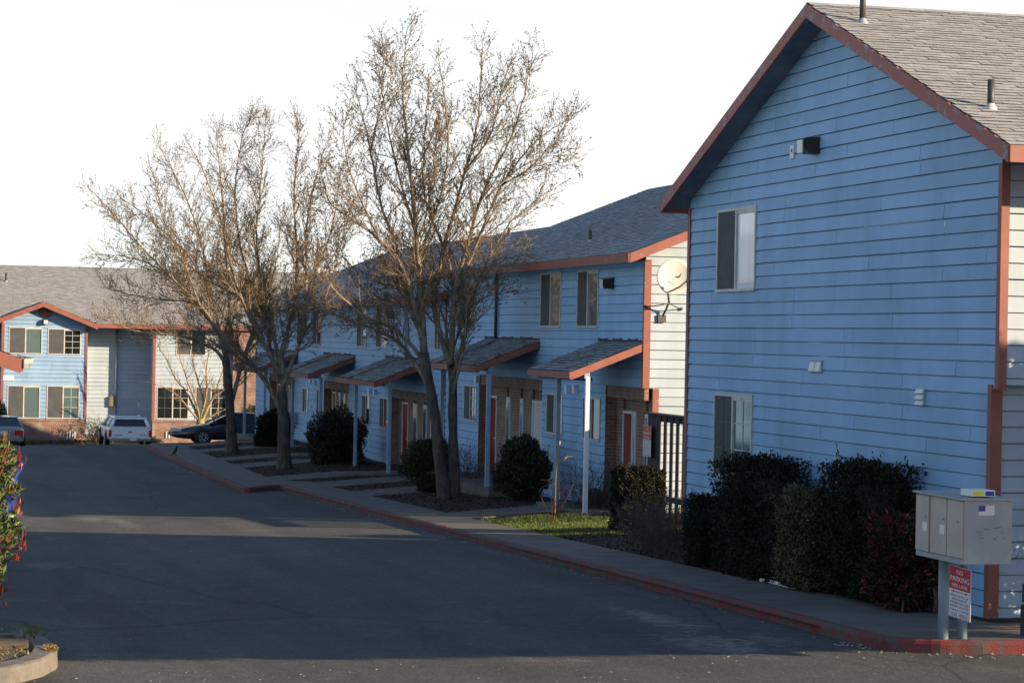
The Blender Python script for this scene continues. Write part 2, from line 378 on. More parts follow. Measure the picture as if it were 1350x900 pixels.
def window(parent, O, U, N, u0, u1, z0, z1, left='screen', right='glass', mun='', frame='alum', split=.5, label=None):
    O, U, N = V3(*O), V3(*U), V3(*N); Z = V3(0, 0, 1)
    P = lambda u, z, d: O + U * u + N * d + Z * z
    t = .045; um = u0 + (u1 - u0) * split
    f = MB()
    def bar(a, b, c, d, e0=-.015, e1=.034): f.obox(P(a, c, e0), U * (b - a), Z * (d - c), N * (e1 - e0))
    bar(u0, u1, z1 - t, z1); bar(u0, u1, z0, z0 + t, -.015, .05)
    bar(u0, u0 + t, z0 + t, z1 - t); bar(u1 - t, u1, z0 + t, z1 - t); bar(um - .03, um + .03, z0 + t, z1 - t)
    if split == .5 and z1 - z0 > 1.2:
        bar(um + .03, u1 - t, z1 - t - .06, z1 - t, -.01, .026); bar(um + .25, um + .42, z1 - t - .035, z1 - t - .018, .026, .04)
    w_ = f.build('window', M[frame], parent)
    if label: w_['label'] = label
    for nm, a, b, mm in (('screen' if left == 'screen' else 'pane', u0 + t, um - .03, left), ('screen' if right == 'screen' else 'pane', um + .03, u1 - t, right)):
        g = MB(); dd = .016 if mm == 'screen' else .004
        g.obox(P(a - .005, z0 + t - .005, -.012), U * (b - a + .01), Z * (z1 - z0 - 2 * t + .01), N * (dd + .012))
        g.build(nm, M[mm], w_)
    if mun:
        g = MB(); gd = MB()
        for side, a, b in (('l', u0 + t, um - .03), ('r', um + .03, u1 - t)):
            if side not in mun: continue
            nrow = 3 if '3' in mun else 4
            tgt = g if side == 'r' else gd
            d0 = .0045 if side == 'r' else .0165
            c = (a + b) / 2; tgt.obox(P(c - .011, z0 + t, d0), U * .022, Z * (z1 - z0 - 2 * t), N * .008)
            for i in range(1, nrow):
                z = z0 + t + (z1 - z0 - 2 * t) * i / nrow
                tgt.obox(P(a, z - .011, d0), U * (b - a), Z * .022, N * .0065)
        if g.n: g.build('muntin', M['muntin'], w_)
        if gd.n: gd.build('muntin', M['muntin_dim'], w_)
    return w_

def shingles(mb, E0, E1, g, slope, run, seed=0, exp=.142, tab=.305, stain=None, lift=.013, keep=None):
    """shingle tabs over one roof plane; E0->E1 is the eave's top edge, g the horizontal way to the ridge"""
    E0, E1, g = V3(*E0), V3(*E1), V3(*g)
    L = np.linalg.norm(E1 - E0); e = (E1 - E0) / L
    k = math.hypot(1, slope); up = (g + V3(0, 0, slope)) / k; nr = (V3(0, 0, 1) - g * slope) / k
    S = run * k; rg = np.random.default_rng(seed); i = 0; s = 0.
    while s < S - .02:
        o = (i % 2) * tab / 2 + rg.uniform(-.03, .03); wav = rg.uniform(-.004, .004)
        us = np.arange(-o, L, tab)
        for u in us:
            a, b = max(u + .003, 0), min(u + tab - .003, L)
            if b - a < .02: continue
            j0, j1 = rg.normal(0, .0035, 2); l0, l1 = lift * (1 + rg.uniform(-.3, .5, 2))
            s0a, s0b = max(s + j0 + wav, -.01), max(s + j1 + wav, -.01); s1 = min(s + exp + .03, S)
            pa = E0 + e * a + up * s0a + nr * l0; pb = E0 + e * b + up * s0b + nr * l1
            pc = E0 + e * b + up * s1 + nr * .004; pd = E0 + e * a + up * s1 + nr * .004
            if keep and not keep((pa + pb) / 2): continue
            mi = 1 if (stain and stain[0] < (a + b) / 2 + .10 * math.sin(s * 4) < stain[1]) else 0
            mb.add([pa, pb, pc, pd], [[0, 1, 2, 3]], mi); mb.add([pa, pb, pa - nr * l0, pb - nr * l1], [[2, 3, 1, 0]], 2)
        s += exp; i += 1
def roof_plane(mb, E0, E1, g, slope, run, th=.10, mi=2):
    E0, E1, g = V3(*E0), V3(*E1), V3(*g); up = g * run + V3(0, 0, slope * run)
    mb.prism([E0, E1, E1 + up, E0 + up], V3(0, 0, -th), mi)

def rake_board(parent, A, B, out, h=.2, th=.04, m='trim', name='fascia'):
    """board hanging under the line A-B, pushed out along 'out'"""
    A, B, out = V3(*A), V3(*B), V3(*out); mb = MB()
    mb.prism([A, B, B - V3(0, 0, h), A - V3(0, 0, h)], out * th)
    return mb.build(name, M[m], parent)

def wall_lamp(parent, P, N, name='wall_lamp'):
    P, N = V3(*P), V3(*N); U = np.cross(V3(0, 0, 1), N); Z = V3(0, 0, 1); mb = MB()
    # wedge hood over a pale lens
    p = [P - U * .14 + Z * .13, P + U * .14 + Z * .13, P + U * .14 - Z * .12, P - U * .14 - Z * .12]
    q = [P - U * .12 + Z * .10 + N * .24, P + U * .12 + Z * .10 + N * .24, P + U * .12 - Z * .12 + N * .16, P - U * .12 - Z * .12 + N * .16]
    mb.add(p + q, [[0, 1, 2, 3], [7, 6, 5, 4], [4, 5, 1, 0], [5, 6, 2, 1], [6, 7, 3, 2], [7, 4, 0, 3]])
    o = mb.build(name, M['black'], parent)
    l = MB(); l.obox(P - U * .10 - Z * .11 + N * .243, U * .20, Z * .19, N * .014); l.build('lens', M['lamp'], o)
    return o

# ------------------------------------------------------------------ near townhouse (gable to the street)
NX = 13.3
near = empty('townhouse', (NX, 32.45, -3.5), 'large blue lap-sided townhouse at right, its shaded street gable behind clipped hedges', 'house', 'blue townhouses along the street')
RZ, ES, RIDGE_Y = 2.40, .386, 32.45
LEN = 20.7
top = lambda y: RZ + ES * (6.55 - abs(y - RIDGE_Y)) - .13
def near_prof(z):
    hi = 11.75 if z >= -.46 else 11.55
    if z <= top(26.9): return (0., hi)
    d = (z + .13 - RZ) / ES          # run climbed
    half = 6.55 - d
    return (max(0., 38.65 - (RIDGE_Y + half)), min(hi, 38.65 - (RIDGE_Y - half)))
gw = MB(); O, U, N = (NX, 38.65, 0), (0, -1, 0), (-1, 0, 0)
win = [(1.41, 3.21, .82, 2.17), (1.41, 3.20, -2.19, -.83)]
siding(gw, O, U, N, -4.3, 4.75, near_prof, win, seed=3, zref=.033)
gw.build('wall', M['siding'], near)
window(near, O, U, N, *win[0], 'screen', 'glass_curtain', '')
window(near, O, U, N, *win[1], 'screen', 'glass_teal', 'lr3')
# wall facing the camera side (sunlit), with the upper storey jutting out over the lower
sw = MB(); siding(sw, (NX, 26.9, 0), (1, 0, 0), (0, -1, 0), -.46, 2.34, lambda z: (0., LEN - NX), (), seed=5, zref=.033)
sw.quad((NX, 26.9, -.46), (LEN, 26.9, -.46), (LEN, 27.12, -.46), (NX, 27.12, -.46))
siding(sw, (NX, 27.1, 0), (1, 0, 0), (0, -1, 0), -4.3, -.46, lambda z: (0., LEN - NX), (), seed=6, zref=.033)
sw.build('wall', M['siding_pale'], near)
bw = MB(); siding(bw, (LEN, 38.65, 0), (-1, 0, 0), (0, 1, 0), -4.3, 2.3, lambda z: (0., LEN - NX), (), seed=8); bw.build('wall', M['siding'], near)
ew = MB(); ew.add([(LEN, 27, -4.3), (LEN, 38.65, -4.3), (LEN, 38.65, 2.2), (LEN, RIDGE_Y, 4.75), (LEN, 27, 2.2)], [[0, 1, 2, 3, 4]]); ew.build('wall', M['siding'], near)
# corner boards
def corner(parent, lo, hi, m='trim'): b = MB(); b.box(lo, hi); return b.build('corner_trim', M[m], parent)
corner(near, (NX - .035, 26.862, -.52), (NX + .075, 26.965, 2.27)); corner(near, (NX - .034, 27.05, -4.2), (NX + .12, 27.155, -.462))
corner(near, (NX - .035, 38.6, -4.2), (NX + .02, 38.72, 2.27))
# roof
rf = MB(); x0, x1 = 12.9, LEN + .4; yR, yL = RIDGE_Y - 6.55, RIDGE_Y + 6.55
roof_plane(rf, (x0, yR, RZ), (x1, yR, RZ), (0, 1, 0), ES, 6.55); roof_plane(rf, (x1, yL, RZ), (x0, yL, RZ), (0, -1, 0), ES, 6.55)
shingles(rf, (x0 - .02, yR, RZ), (x1, yR, RZ), (0, 1, 0), ES, 6.55, seed=1, lift=.015)
shingles(rf, (x1, yL, RZ), (x0 - .02, yL, RZ), (0, -1, 0), ES, 6.55, seed=2)
zr = RZ + ES * 6.55
for i in range(28):
    xa = x0 - .02 + i * .3; rf.add([(xa, RIDGE_Y - .15, zr - .035), (xa + .31, RIDGE_Y - .15, zr - .035), (xa + .31, RIDGE_Y, zr + .022), (xa, RIDGE_Y, zr + .022), (xa + .31, RIDGE_Y + .15, zr - .035), (xa, RIDGE_Y + .15, zr - .035)], [[0, 1, 2, 3], [3, 2, 4, 5]])
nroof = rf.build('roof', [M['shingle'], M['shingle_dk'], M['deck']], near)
for yy in (yR, yL): rake_board(nroof, (x0, yy, RZ - .004), (x0, RIDGE_Y, zr - .004), (-1, 0, 0), .2, .04, 'trim_peel', 'rake_board')
rake_board(nroof, (x0 - .03, yR, RZ - .002), (x1, yR, RZ - .002), (0, -1, 0), .2, .04, 'trim', 'fascia')
rake_board(nroof, (x0 - .03, yL, RZ - .002), (x1, yL, RZ - .002), (0, 1, 0), .2, .04, 'trim', 'fascia')
sf = MB()
for s_, yy in ((1, yR), (-1, yL)):     # soffits
    sf.quad((x0, yy, RZ - .13), (x1, yy, RZ - .13), (x1, RIDGE_Y, zr - .13), (x0, RIDGE_Y, zr - .13))
sf.build('soffit', M['soffit'], nroof)
def roof_pt(q, E, g, slope):           # where a line of sight meets a roof plane through E
    n = V3(0, 0, 1) - V3(*g) * slope; r = ray(*q); return r * ((n @ V3(*E)) / (n @ r))
def vent_pipe(parent, P, h, r=.045, boot='metal'):
    P = V3(*P); b = MB(); b.lathe([(r, -.1), (r, h), (r * .8, h), (r * .8, h - .05)], 10, P); o = b.build('vent_pipe', M['pipe'], parent, True)
    c = MB(); c.lathe([(r * 2.4, -.07), (r * 2.1, -.02), (r * 1.4, .03), (r * 1.1, .05), (r * 1.05, .06)], 12, P); c.build('flashing', M[boot], o, True); return o
def vent_pipe_sub(parent, P, h, r=.045, boot='metal'):
    P = V3(*P); b = MB(); b.lathe([(r, -.1), (r, h), (r * .8, h), (r * .8, h - .05)], 10, P)
    o = b.build('vent_pipe', M['pipe'], parent, True); return o
p1_ = roof_pt((1137, 30), (0, yR, RZ), (0, 1, 0), ES); vent_pipe(near, p1_, .75)
p2_ = roof_pt((1306, 143), (0, yR, RZ), (0, 1, 0), ES); vent_pipe(near, p2_, .36, boot='gutter')
# things fixed to the gable wall
wall_lamp(near, (NX - .02, 33.0, 2.92), (-1, 0, 0))
jb = MB(); jb.obox((NX - .005, 34.02, 2.80), (0, -.15, 0), (0, 0, .2), (-.03, 0, 0)); jbo = jb.build('junction_plate', M['paper'], near)
jc = MB(); jc.lathe([(.028, 0), (.028, .05), (.02, .05)], 10, (NX - .04, 33.94, 2.92), 'x'); jc.build('camera_eye', M['black'], jbo)
def louvre(parent, O, U, N, w_, h_, cols, rows):
    O, U, N = V3(*O), V3(*U), V3(*N); Z = V3(0, 0, 1); b = MB()
    b.obox(O, U * w_, Z * h_, N * .03); o = b.build('wall_vent', M['bluepost'], parent)
    s = MB()
    for c in range(cols):
        for r in range(rows):
            a = O + U * (w_ * (c + .08) / cols) + Z * (h_ * (r + .12) / rows) + N * .0305; u = U * (w_ * .84 / cols); z = Z * (h_ * .72 / rows)
            s.add([a, a + u, a + u + z, a + z, a + N * .035, a + u + N * .035], [[4, 5, 2, 3], [0, 1, 5, 4], [0, 4, 3], [1, 2, 5]])
    s.build('louvre', M['paper'], o); return o
v1 = onX(1070, 491, NX); louvre(near, (NX - .005, v1[1], v1[2]), (0, -1, 0), (-1, 0, 0), .46, .19, 2, 1)
v2 = onX(1210, 534, NX); louvre(near, (NX - .005, v2[1], v2[2]), (0, -1, 0), (-1, 0, 0), .27, .23, 1, 3)
# ------------------------------------------------------------------ the row, two stepped blocks
RX, RR, RS, REZ = 16.0, 22.2, .40, 1.88
def porch_roof(parent, Y0, Y1, dz, stain=None):
    xe, ze, zt = 14.35, -.70 + dz, -.06 + dz; s_ = (zt - ze) / (RX - .02 - xe); run = RX - .02 - xe
    b = MB(); roof_plane(b, (xe, Y1, ze), (xe, Y0, ze), (1, 0, 0), s_, run, .08)
    shingles(b, (xe, Y1, ze), (xe, Y0 - .02, ze), (1, 0, 0), s_, run, seed=int(Y0 * 10), tab=.15, stain=stain, exp=.14, lift=.022)
    for i in range(9):   # ragged felt along the wall
        y = Y0 + (Y1 - Y0) * i / 9; b.add([(RX - .03, y, zt + .02), (RX - .03, y + (Y1 - Y0) / 9, zt + .02), (RX - .022, y + (Y1 - Y0) / 9, zt + .07 + .02 * ((i * 7) % 3)), (RX - .022, y, zt + .07 + .02 * ((i * 5) % 3))], [[3, 2, 1, 0]], 2)
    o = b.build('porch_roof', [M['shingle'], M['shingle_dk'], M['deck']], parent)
    rake_board(o, (xe, Y0, ze - .003), (RX - .03, Y0, zt - .003), (0, -1, 0), .17, .035)
    rake_board(o, (xe, Y1, ze - .003), (RX - .03, Y1, zt - .003), (0, 1, 0), .17, .035)
    rake_board(o, (xe, Y0 - .035, ze - .001), (xe, Y1 + .035, ze - .001), (-1, 0, 0), .15, .035)
    c = MB(); c.box((14.68, Y0 + .06, ze - .14), (14.80, Y1 - .06, ze - .015)); c.build('beam', M['bluepost'], o)
    c = MB(); c.obox((14.5, Y1 - .2, ze - .20), (1.3, 0, -.06), (0, .09, 0), (0, 0, .09)); c.build('brace', M['bluepost'], o)
    c = MB(); c.quad((xe + .04, Y0 + .02, ze - .09), (xe + .04, Y1 - .02, ze - .09), (RX - .03, Y1 - .02, zt - .09), (RX - .03, Y0 + .02, zt - .09)); c.build('ceiling', M['soffit'], o)
    return o
def porch_post(parent, x, y, ztop, zbot, m='bluepost', t=.1):
    b = MB(); b.box((x - t / 2, y - t / 2, zbot), (x + t / 2, y + t / 2, ztop)); return b.build('porch_post', M[m], parent)
def recess(parent, Y0, Y1, dz, zf, strips, doors, open_end=False):
    """entry recess under the upper floor: brick back and returns, piers, doors and side lights (fractions run far -> near)"""
    zt = -1.03 + dz; xb = RX + .30; b = MB()
    b.quad((xb, Y1, zf - .3), (xb, Y0, zf - .3), (xb, Y0, zt), (xb, Y1, zt))
    b.quad((RX - .005, Y1 - .001, zf - .3), (xb, Y1 - .001, zf - .3), (xb, Y1 - .001, zt), (RX - .005, Y1 - .001, zt))
    if not open_end: b.quad((xb, Y0 + .001, zf - .3), (RX - .005, Y0 + .001, zf - .3), (RX - .005, Y0 + .001, zt), (xb, Y0 + .001, zt))
    b.box((RX + .02, Y0 + .004, zt - .27), (RX + .12, Y1 - .004, zt - .004))
    W_ = Y1 - Y0; y = lambda f_: Y1 - f_ * W_
    edges = sorted([d[0] for d in doors] + [d[1] for d in doors] + [s_[0] for s_ in strips] + [s_[1] for s_ in strips])
    cuts = [0.] + edges + [1.]
    for i in range(0, len(cuts), 2):      # piers between the openings
        a, c = cuts[i], cuts[i + 1]
        if (c - a) * W_ < .12: continue
        b.box((xb - .05, y(c) + .02, zf - .3), (xb - .002, y(a) - .02, zt - .003))
    b.quad((RX, Y1, zt - .002), (RX, Y0, zt - .002), (xb, Y0, zt - .002), (xb, Y1, zt - .002))
    b.build('entry_wall', M['brick'], parent)
    for a, c, mm in doors:
        d = MB(); d.box((xb - .045, y(c) + .05, zf + .02), (xb - .012, y(a) - .05, zf + 2.1)); o = d.build('door', M[mm], parent)
        t_ = MB(); t_.box((xb - .07, y(c), zf), (xb - .005, y(c) + .05, zf + 2.16)); t_.box((xb - .07, y(a) - .05, zf), (xb - .005, y(a), zf + 2.16)); t_.box((xb - .07, y(c) + .05, zf + 2.1), (xb - .005, y(a) - .05, zf + 2.16))
        t_.build('door_frame', M['white'], o)
        k = MB(); k.lathe([(.012, 0), (.03, .02), (.034, .05), (.02, .07)], 10, (xb - .10, y(c) + .13, zf + 1.0), 'x'); k.build('handle', M['chrome'], o)
    for a, c in strips:
        d = MB(); d.box((xb - .08, y(c), zf + .05), (xb - .01, y(a), zf + 2.16)); o = d.build('side_light', M['white'], parent)
        g = MB(); g.box((xb - .086, y(c) + .05, zf + .3), (xb - .081, y(a) - .05, zf + 2.05)); g.build('pane', M['glass_teal'], o)

def row_block(label, Y0, Y1, dz, base, uppers, lowers, recs, seed):
    root = empty('row_house', (RX, Y0, base), label, 'house', 'blue townhouses along the street')
    O, U, N = (RX, Y1, 0), (0, -1, 0), (-1, 0, 0)
    holes = [(Y1 - b, Y1 - a, c, d) for a, b, c, d, *_ in uppers + lowers] + [(Y1 - r[1], Y1 - r[0], -9, -1.03 + dz) for r in recs]
    b = MB(); siding(b, O, U, N, base - .8, 1.74 + dz, lambda z: (0., Y1 - Y0), holes, seed, zref=dz + .01)
    b.build('wall', M['siding'], root)
    for a, c, d, e, l, r, mu in uppers + lowers: window(root, O, U, N, Y1 - c, Y1 - a, d, e, l, r, mu)
    def prof(z):
        zt = REZ + dz - .13 + RS * (RX - 15.5)
        if z <= zt: return (0., 12.4)
        k = (z + .13 - REZ - dz) / RS; return (max(0, 15.5 + k - RX), min(12.4, 28.9 - k - RX))
    low = [(-.01, .2, -9, -1.03 + dz)]
    b = MB(); siding(b, (RX, Y0, 0), (1, 0, 0), (0, -1, 0), base - .8, 4.3 + dz, prof, low, seed + 1, zref=dz + .01); b.build('wall', M['siding_pale'], root)
    b = MB(); siding(b, (28.4, Y1, 0), (-1, 0, 0), (0, 1, 0), base - .8, 4.3 + dz, lambda z: tuple(12.4 - q for q in prof(z)[::-1]), (), seed + 2); b.build('wall', M['siding'], root)
    b = MB(); b.quad((28.4, Y0, base - .8), (28.4, Y1, base - .8), (28.4, Y1, 1.8 + dz), (28.4, Y0, 1.8 + dz)); b.build('wall', M['siding'], root)
    corner(root, (RX - .035, Y0 - .035, -1.03 + dz), (RX + .12, Y0 + .06, 1.76 + dz)); corner(root, (RX + .2, Y0 - .034, base - .4), (RX + .34, Y0 + .06, -1.035 + dz))
    r = MB(); y0, y1 = Y0 - .4, Y1 + .2
    zr_ = REZ + dz + RS * (RR - 15.5)
    roof_plane(r, (15.5, y1, REZ + dz), (15.5, y0, REZ + dz), (1, 0, 0), RS, RR - 15.5); roof_plane(r, (28.9, y0, REZ + dz), (28.9, y1, REZ + dz), (-1, 0, 0), RS, RR - 15.5)
    shingles(r, (15.5, y1, REZ + dz), (15.5, y0 - .03, REZ + dz), (1, 0, 0), RS, RR - 15.5, seed)
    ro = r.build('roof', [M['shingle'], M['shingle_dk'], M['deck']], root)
    for yy, oy in ((y0, -1), (y1, 1)):
        rake_board(ro, (15.5, yy, REZ + dz - .004), (RR, yy, zr_ - .004), (0, oy, 0), .21, .04, 'trim', 'rake_board')
        rake_board(ro, (28.9, yy, REZ + dz - .004), (RR, yy, zr_ - .004), (0, oy, 0), .21, .04, 'trim', 'rake_board')
    rake_board(ro, (15.5, y0 - .03, REZ + dz - .002), (15.5, y1, REZ + dz - .002), (-1, 0, 0), .2, .04)
    s_ = MB(); s_.quad((15.5, y0, REZ + dz - .15), (15.5, y1, REZ + dz - .15), (RX + .02, y1, REZ + dz - .149), (RX + .02, y0, REZ + dz - .149)); s_.build('soffit', M['soffit'], ro)
    return root, ro
UP = lambda a, b, dz, r='glass': (a, b, .28 + dz, 1.64 + dz, 'screen', r, '')
LW = lambda a, b, dz, r='glass', mu='': (a, b, -2.34 + dz, -1.33 + dz, 'screen', r, mu)
D2 = -.69
b1, b1roof = row_block('nearer two-storey block of blue row houses, its end wall sunlit beside the satellite dish', 49.43, 68.2, 0, -3.95,
    [UP(52.9, 54.63, 0, 'glass_bright'), UP(56.05, 57.92, 0, 'glass_bright'), UP(64.8, 66.7, 0, 'glass_bright')],
    [LW(52.56, 53.97, 0), LW(55.72, 57.15, 0, 'glass_curtain'), LW(64.38, 65.86, 0, 'glass', 'r3')],
    [(49.43, 52.2), (57.62, 64.16)], 21)
recess(b1, 49.43, 52.2, 0, -3.74, [(.50, .55), (.80, .88)], [(.20, .46, 'door')], True)
recess(b1, 57.62, 64.16, 0, -3.74, [(.32, .38), (.54, .585)], [(.02, .155, 'door'), (.72, .87, 'greydoor')])
porch_roof(b1, 49.45, 52.85, 0); porch_roof(b1, 57.95, 63.6, 0, (1.35, 1.8))
porch_post(b1, 14.76, 49.55, -.80, -4.2, 'white', .092); porch_post(b1, 14.74, 51.75, -.80, -4.2); porch_post(b1, 14.74, 58.15, -.80, -4.2); porch_post(b1, 14.74, 63.3, -.80, -4.4)
b2, b2roof = row_block('farther, lower block of blue row houses half hidden behind the bare street trees', 68.3, 105., D2, -4.5,
    [(68.95, 69.75, -.41, .95, 'screen', 'glass', ''), UP(76.7, 78.55, D2, 'glass_curtain'), UP(80.15, 81.85, D2, 'glass_bright'), UP(88.9, 90.7, D2), UP(92.6, 94.3, D2), UP(99.5, 101.2, D2)],
    [LW(76.3, 77.7, D2), LW(79.35, 80.75, D2), (88.6, 89.55, -3.05, -2.05, 'screen', 'glass', ''), (91.5, 92.7, -3.05, -2.08, 'screen', 'glass_teal', '')],
    [(69.15, 75.95), (83.2, 88.1), (94.9, 101.0)], 31)
for y0, y1, st in ((69.15, 75.95, 1), (83.2, 88.1, 1), (94.9, 101., 1)):
    recess(b2, y0, y1, D2, -4.27, [(.34, .42), (.55, .62)], [(.09, .22, 'door'), (.70, .83, 'door')])
porch_roof(b2, 70.6, 76.9, D2, (1.9, 2.4)); porch_roof(b2, 82.1, 88.3, D2, (1.6, 2.2)); porch_roof(b2, 94., 101.5, D2, (1.6, 2.2))
for x, y in ((14.9, 70.95), (14.75, 75.5), (14.85, 82.45), (14.75, 87.7), (14.75, 94.4), (14.75, 99.8)): porch_post(b2, x, y, -.80 + D2, -4.75)
def downpipe(parent, x, y, z0, z1, m, r=.045, n=(-1, 0, 0)):
    b = MB(); b.tube([(x + n[0] * r * 1.2, y + n[1] * r * 1.2, z0), (x + n[0] * r * 1.2, y + n[1] * r * 1.2, z1)], r, 8); return b.build('downpipe', M[m], parent, True)
downpipe(b1, RX - .02, 62.2, -.02, 1.74, 'darkgrey'); downpipe(b2, RX - .02, 73.6, -.70, 1.04, 'bluepost')
# wall lamps and small fittings under the porch roofs
wall_lamp(b1, (RX - .02, 51.84, 1.28), (-1, 0, 0)); q = onX(519, 415, RX); wall_lamp(b2, (RX - .02, q[1], q[2]), (-1, 0, 0))
for x, y, X in ((752, 510, RX), (762, 510, RX), (632, 498, RX)):
    p = onX(x, y, X); b = MB(); b.obox((RX - .005, p[1] + .09, p[2] - .14), (0, -.18, 0), (0, 0, .2), (-.12, 0, 0)); b.build('porch_lamp', M['white'], b1)
for x, y in ((490, 515), (497, 516), (412, 503), (417, 504)):
    p = onX(x, y, RX); b = MB(); b.obox((RX - .005, p[1] + .1, p[2] - .1), (0, -.2, 0), (0, 0, .18), (-.12, 0, 0)); b.build('porch_lamp', M['white'], b2)
for p, h in ((roof_pt((778, 319), (15.5, 0, REZ), (1, 0, 0), RS), .30), (roof_pt((672, 314), (15.5, 0, REZ), (1, 0, 0), RS), .36)):
    if p[1] < 68: vent_pipe(b1, p, h)
for q_ in ((671, 314), (630, 320)):
    vent_pipe(b2, roof_pt(q_, (15.5, 0, REZ + D2), (1, 0, 0), RS), .38, .055)
# ------------------------------------------------------------------ far building across the end of the street
FY = 120.0
fx = lambda x, y, Y=FY: onY(x, y, Y)
XL, XR_, XC = fx(3, 450)[0], fx(114, 450)[0], fx(203, 450)[0]
far = empty('apartment_house', (XR_, FY, -5.4), 'sunlit blue two-storey house closing the far end of the street, with gable and brick base', 'house', 'blue townhouses along the street')
zb = -6.2
zap = fx(56, 398)[2]; zev = fx(128, 428)[2]
XA = fx(56, 430)[0]; gh = fx(128, 428)[0] - XA; gs = (zap - zev) / gh
O, U, N = (XL, FY, 0), (1, 0, 0), (0, -1, 0)
def rect(x0, y0, x1, y1):
    a = fx(x0, y1); b = fx(x1, y0); return (a[0] - XL, b[0] - XL, a[2], b[2])
fw = [rect(11, 431.5, 56, 466), rect(62.5, 433.5, 107, 467), rect(9, 508, 53, 551), rect(61, 508.5, 105, 551.5)]
zbr = fx(60, 552.5)[2]
def gprof(z):
    w_ = XR_ - XL
    t_ = zap - .15 - z
    half = t_ / gs
    return (max(0., XA - XL - half), min(w_, XA - XL + half)) if t_ > 0 else (XA - XL, XA - XL + .01)
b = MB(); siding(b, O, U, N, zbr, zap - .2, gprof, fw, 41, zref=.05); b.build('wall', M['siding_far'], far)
b = MB(); b.box((XL - .02, FY - .10, zb), (XR_ + .02, FY + .2, zbr - .08)); b.box((XL - .03, FY - .14, zbr - .08), (XR_ + .03, FY + .15, zbr - .003)); b.build('brick_base', M['brick'], far)
window(far, O, U, N, *fw[0], 'screen', 'glass_teal', ''); window(far, O, U, N, *fw[1], 'screen', 'glass', 'lr'); window(far, O, U, N, *fw[2], 'screen', 'glass_teal', ''); window(far, O, U, N, *fw[3], 'screen', 'glass_teal', 'r3')
corner(far, (XL - .04, FY - .04, zbr), (XL + .10, FY + .06, zev)); corner(far, (XR_ - .06, FY - .04, zbr), (XR_ + .06, FY + .06, zev - .1))
c = fx(60, 410); b = MB(); b.lathe([(.34, -.03), (.34, .05), (.30, .06)], 20, (c[0], FY - .02, c[2]), 'y'); b.build('gable_vent', M['trim'], far)
c = fx(60, 424); wall_lamp(far, (c[0], FY - .02, c[2]), (0, -1, 0))
c0 = fx(4, 501); c1 = fx(18, 495); b = MB(); b.box((c0[0], FY - .05, c0[2]), (c1[0], FY - .02, c1[2])); npo = b.build('number_plate', M['paper'], far)
# recessed middle bay
RY = FY + 1.5
b = MB(); siding(b, (XR_, RY, 0), (1, 0, 0), (0, -1, 0), zb + .9, zev, lambda z: (0., XC - XR_), (), 43, zref=.05); b.build('wall', M['siding_pale'], far)
b = MB(); b.box((XR_, RY - .06, zb), (XC, RY + .1, zb + .95)); b.build('foundation', M['concrete'], far)
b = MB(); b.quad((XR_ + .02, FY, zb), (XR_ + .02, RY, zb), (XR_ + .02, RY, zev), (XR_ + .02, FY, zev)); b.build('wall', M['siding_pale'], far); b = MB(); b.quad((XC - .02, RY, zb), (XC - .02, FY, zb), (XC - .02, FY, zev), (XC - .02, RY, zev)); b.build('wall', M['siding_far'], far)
c = fx(154, 430, RY); downpipe(far, c[0], RY - .02, zb + 1.2, zev - .05, 'metal', .06, (0, -1, 0))
c = fx(147, 535, RY); b = MB(); b.box((c[0] - .12, RY - .2, c[2]), (c[0] + .12, RY - .02, c[2] + .5)); b.build('meter_box', M['timber'], far)
# right bay
X2 = 27.
O2 = (XC, FY, 0); rr = lambda x0, y0, x1, y1: (fx(x0, y1)[0] - XC, fx(x1, y0)[0] - XC, fx(x0, y1)[2], fx(x1, y0)[2])
fw2 = [rr(206, 510, 249, 552), rr(257, 510, 299, 552), rr(232, 434, 272, 468)]
xb0, xb1 = fx(306, 480)[0], fx(341, 480)[0]
b = MB(); siding(b, O2, U, N, zbr, zev - .05, lambda z: (0., X2 - XC), fw2 + [(xb0 - XC, xb1 - XC, -9, 9)], 45, zref=.05); b.build('wall', M['siding_pale'], far)
b = MB(); b.box((XC - .02, FY - .10, zb), (X2, FY + .2, zbr - .08)); b.box((XC - .03, FY - .14, zbr - .08), (X2, FY + .15, zbr - .003)); b.build('brick_base', M['brick'], far)
b = MB(); b.box((xb0, FY - .35, zb), (xb1, FY + .3, zev + .1)); b.build('brick_pier', M['brick'], far)
window(far, O2, U, N, *fw2[0], 'glass', 'glass', 'lr3'); window(far, O2, U, N, *fw2[1], 'screen', 'glass', 'lr3'); window(far, O2, U, N, *fw2[2], 'screen', 'glass', '')
corner(far, (XC - .05, FY - .04, zbr), (XC + .10, FY + .06, zev - .1))
for x in (265., 269.3, 274., 278.5, 654., 660.): pass
for x in (88.5, 92, 95.5, 98.5, 219, 222.5):
    c = fx(x, 574); b = MB(); b.box((c[0] - .028, FY - .16, c[2] - .12), (c[0] + .028, FY - .10, c[2] + .2)); b.build('base_vent', M['white'], far)
# left continuation, in its own shade
b = MB(); b.quad((XL - 14, FY + 1.4, zb), (XL, FY + 1.4, zb), (XL, FY + 1.4, zev), (XL - 14, FY + 1.4, zev)); b.build('wall', M['siding_far'], far); b = MB(); b.quad((XL, FY + 1.4, zb), (XL, FY, zb), (XL, FY, zev), (XL, FY + 1.4, zev)); b.build('wall', M['siding_far'], far)
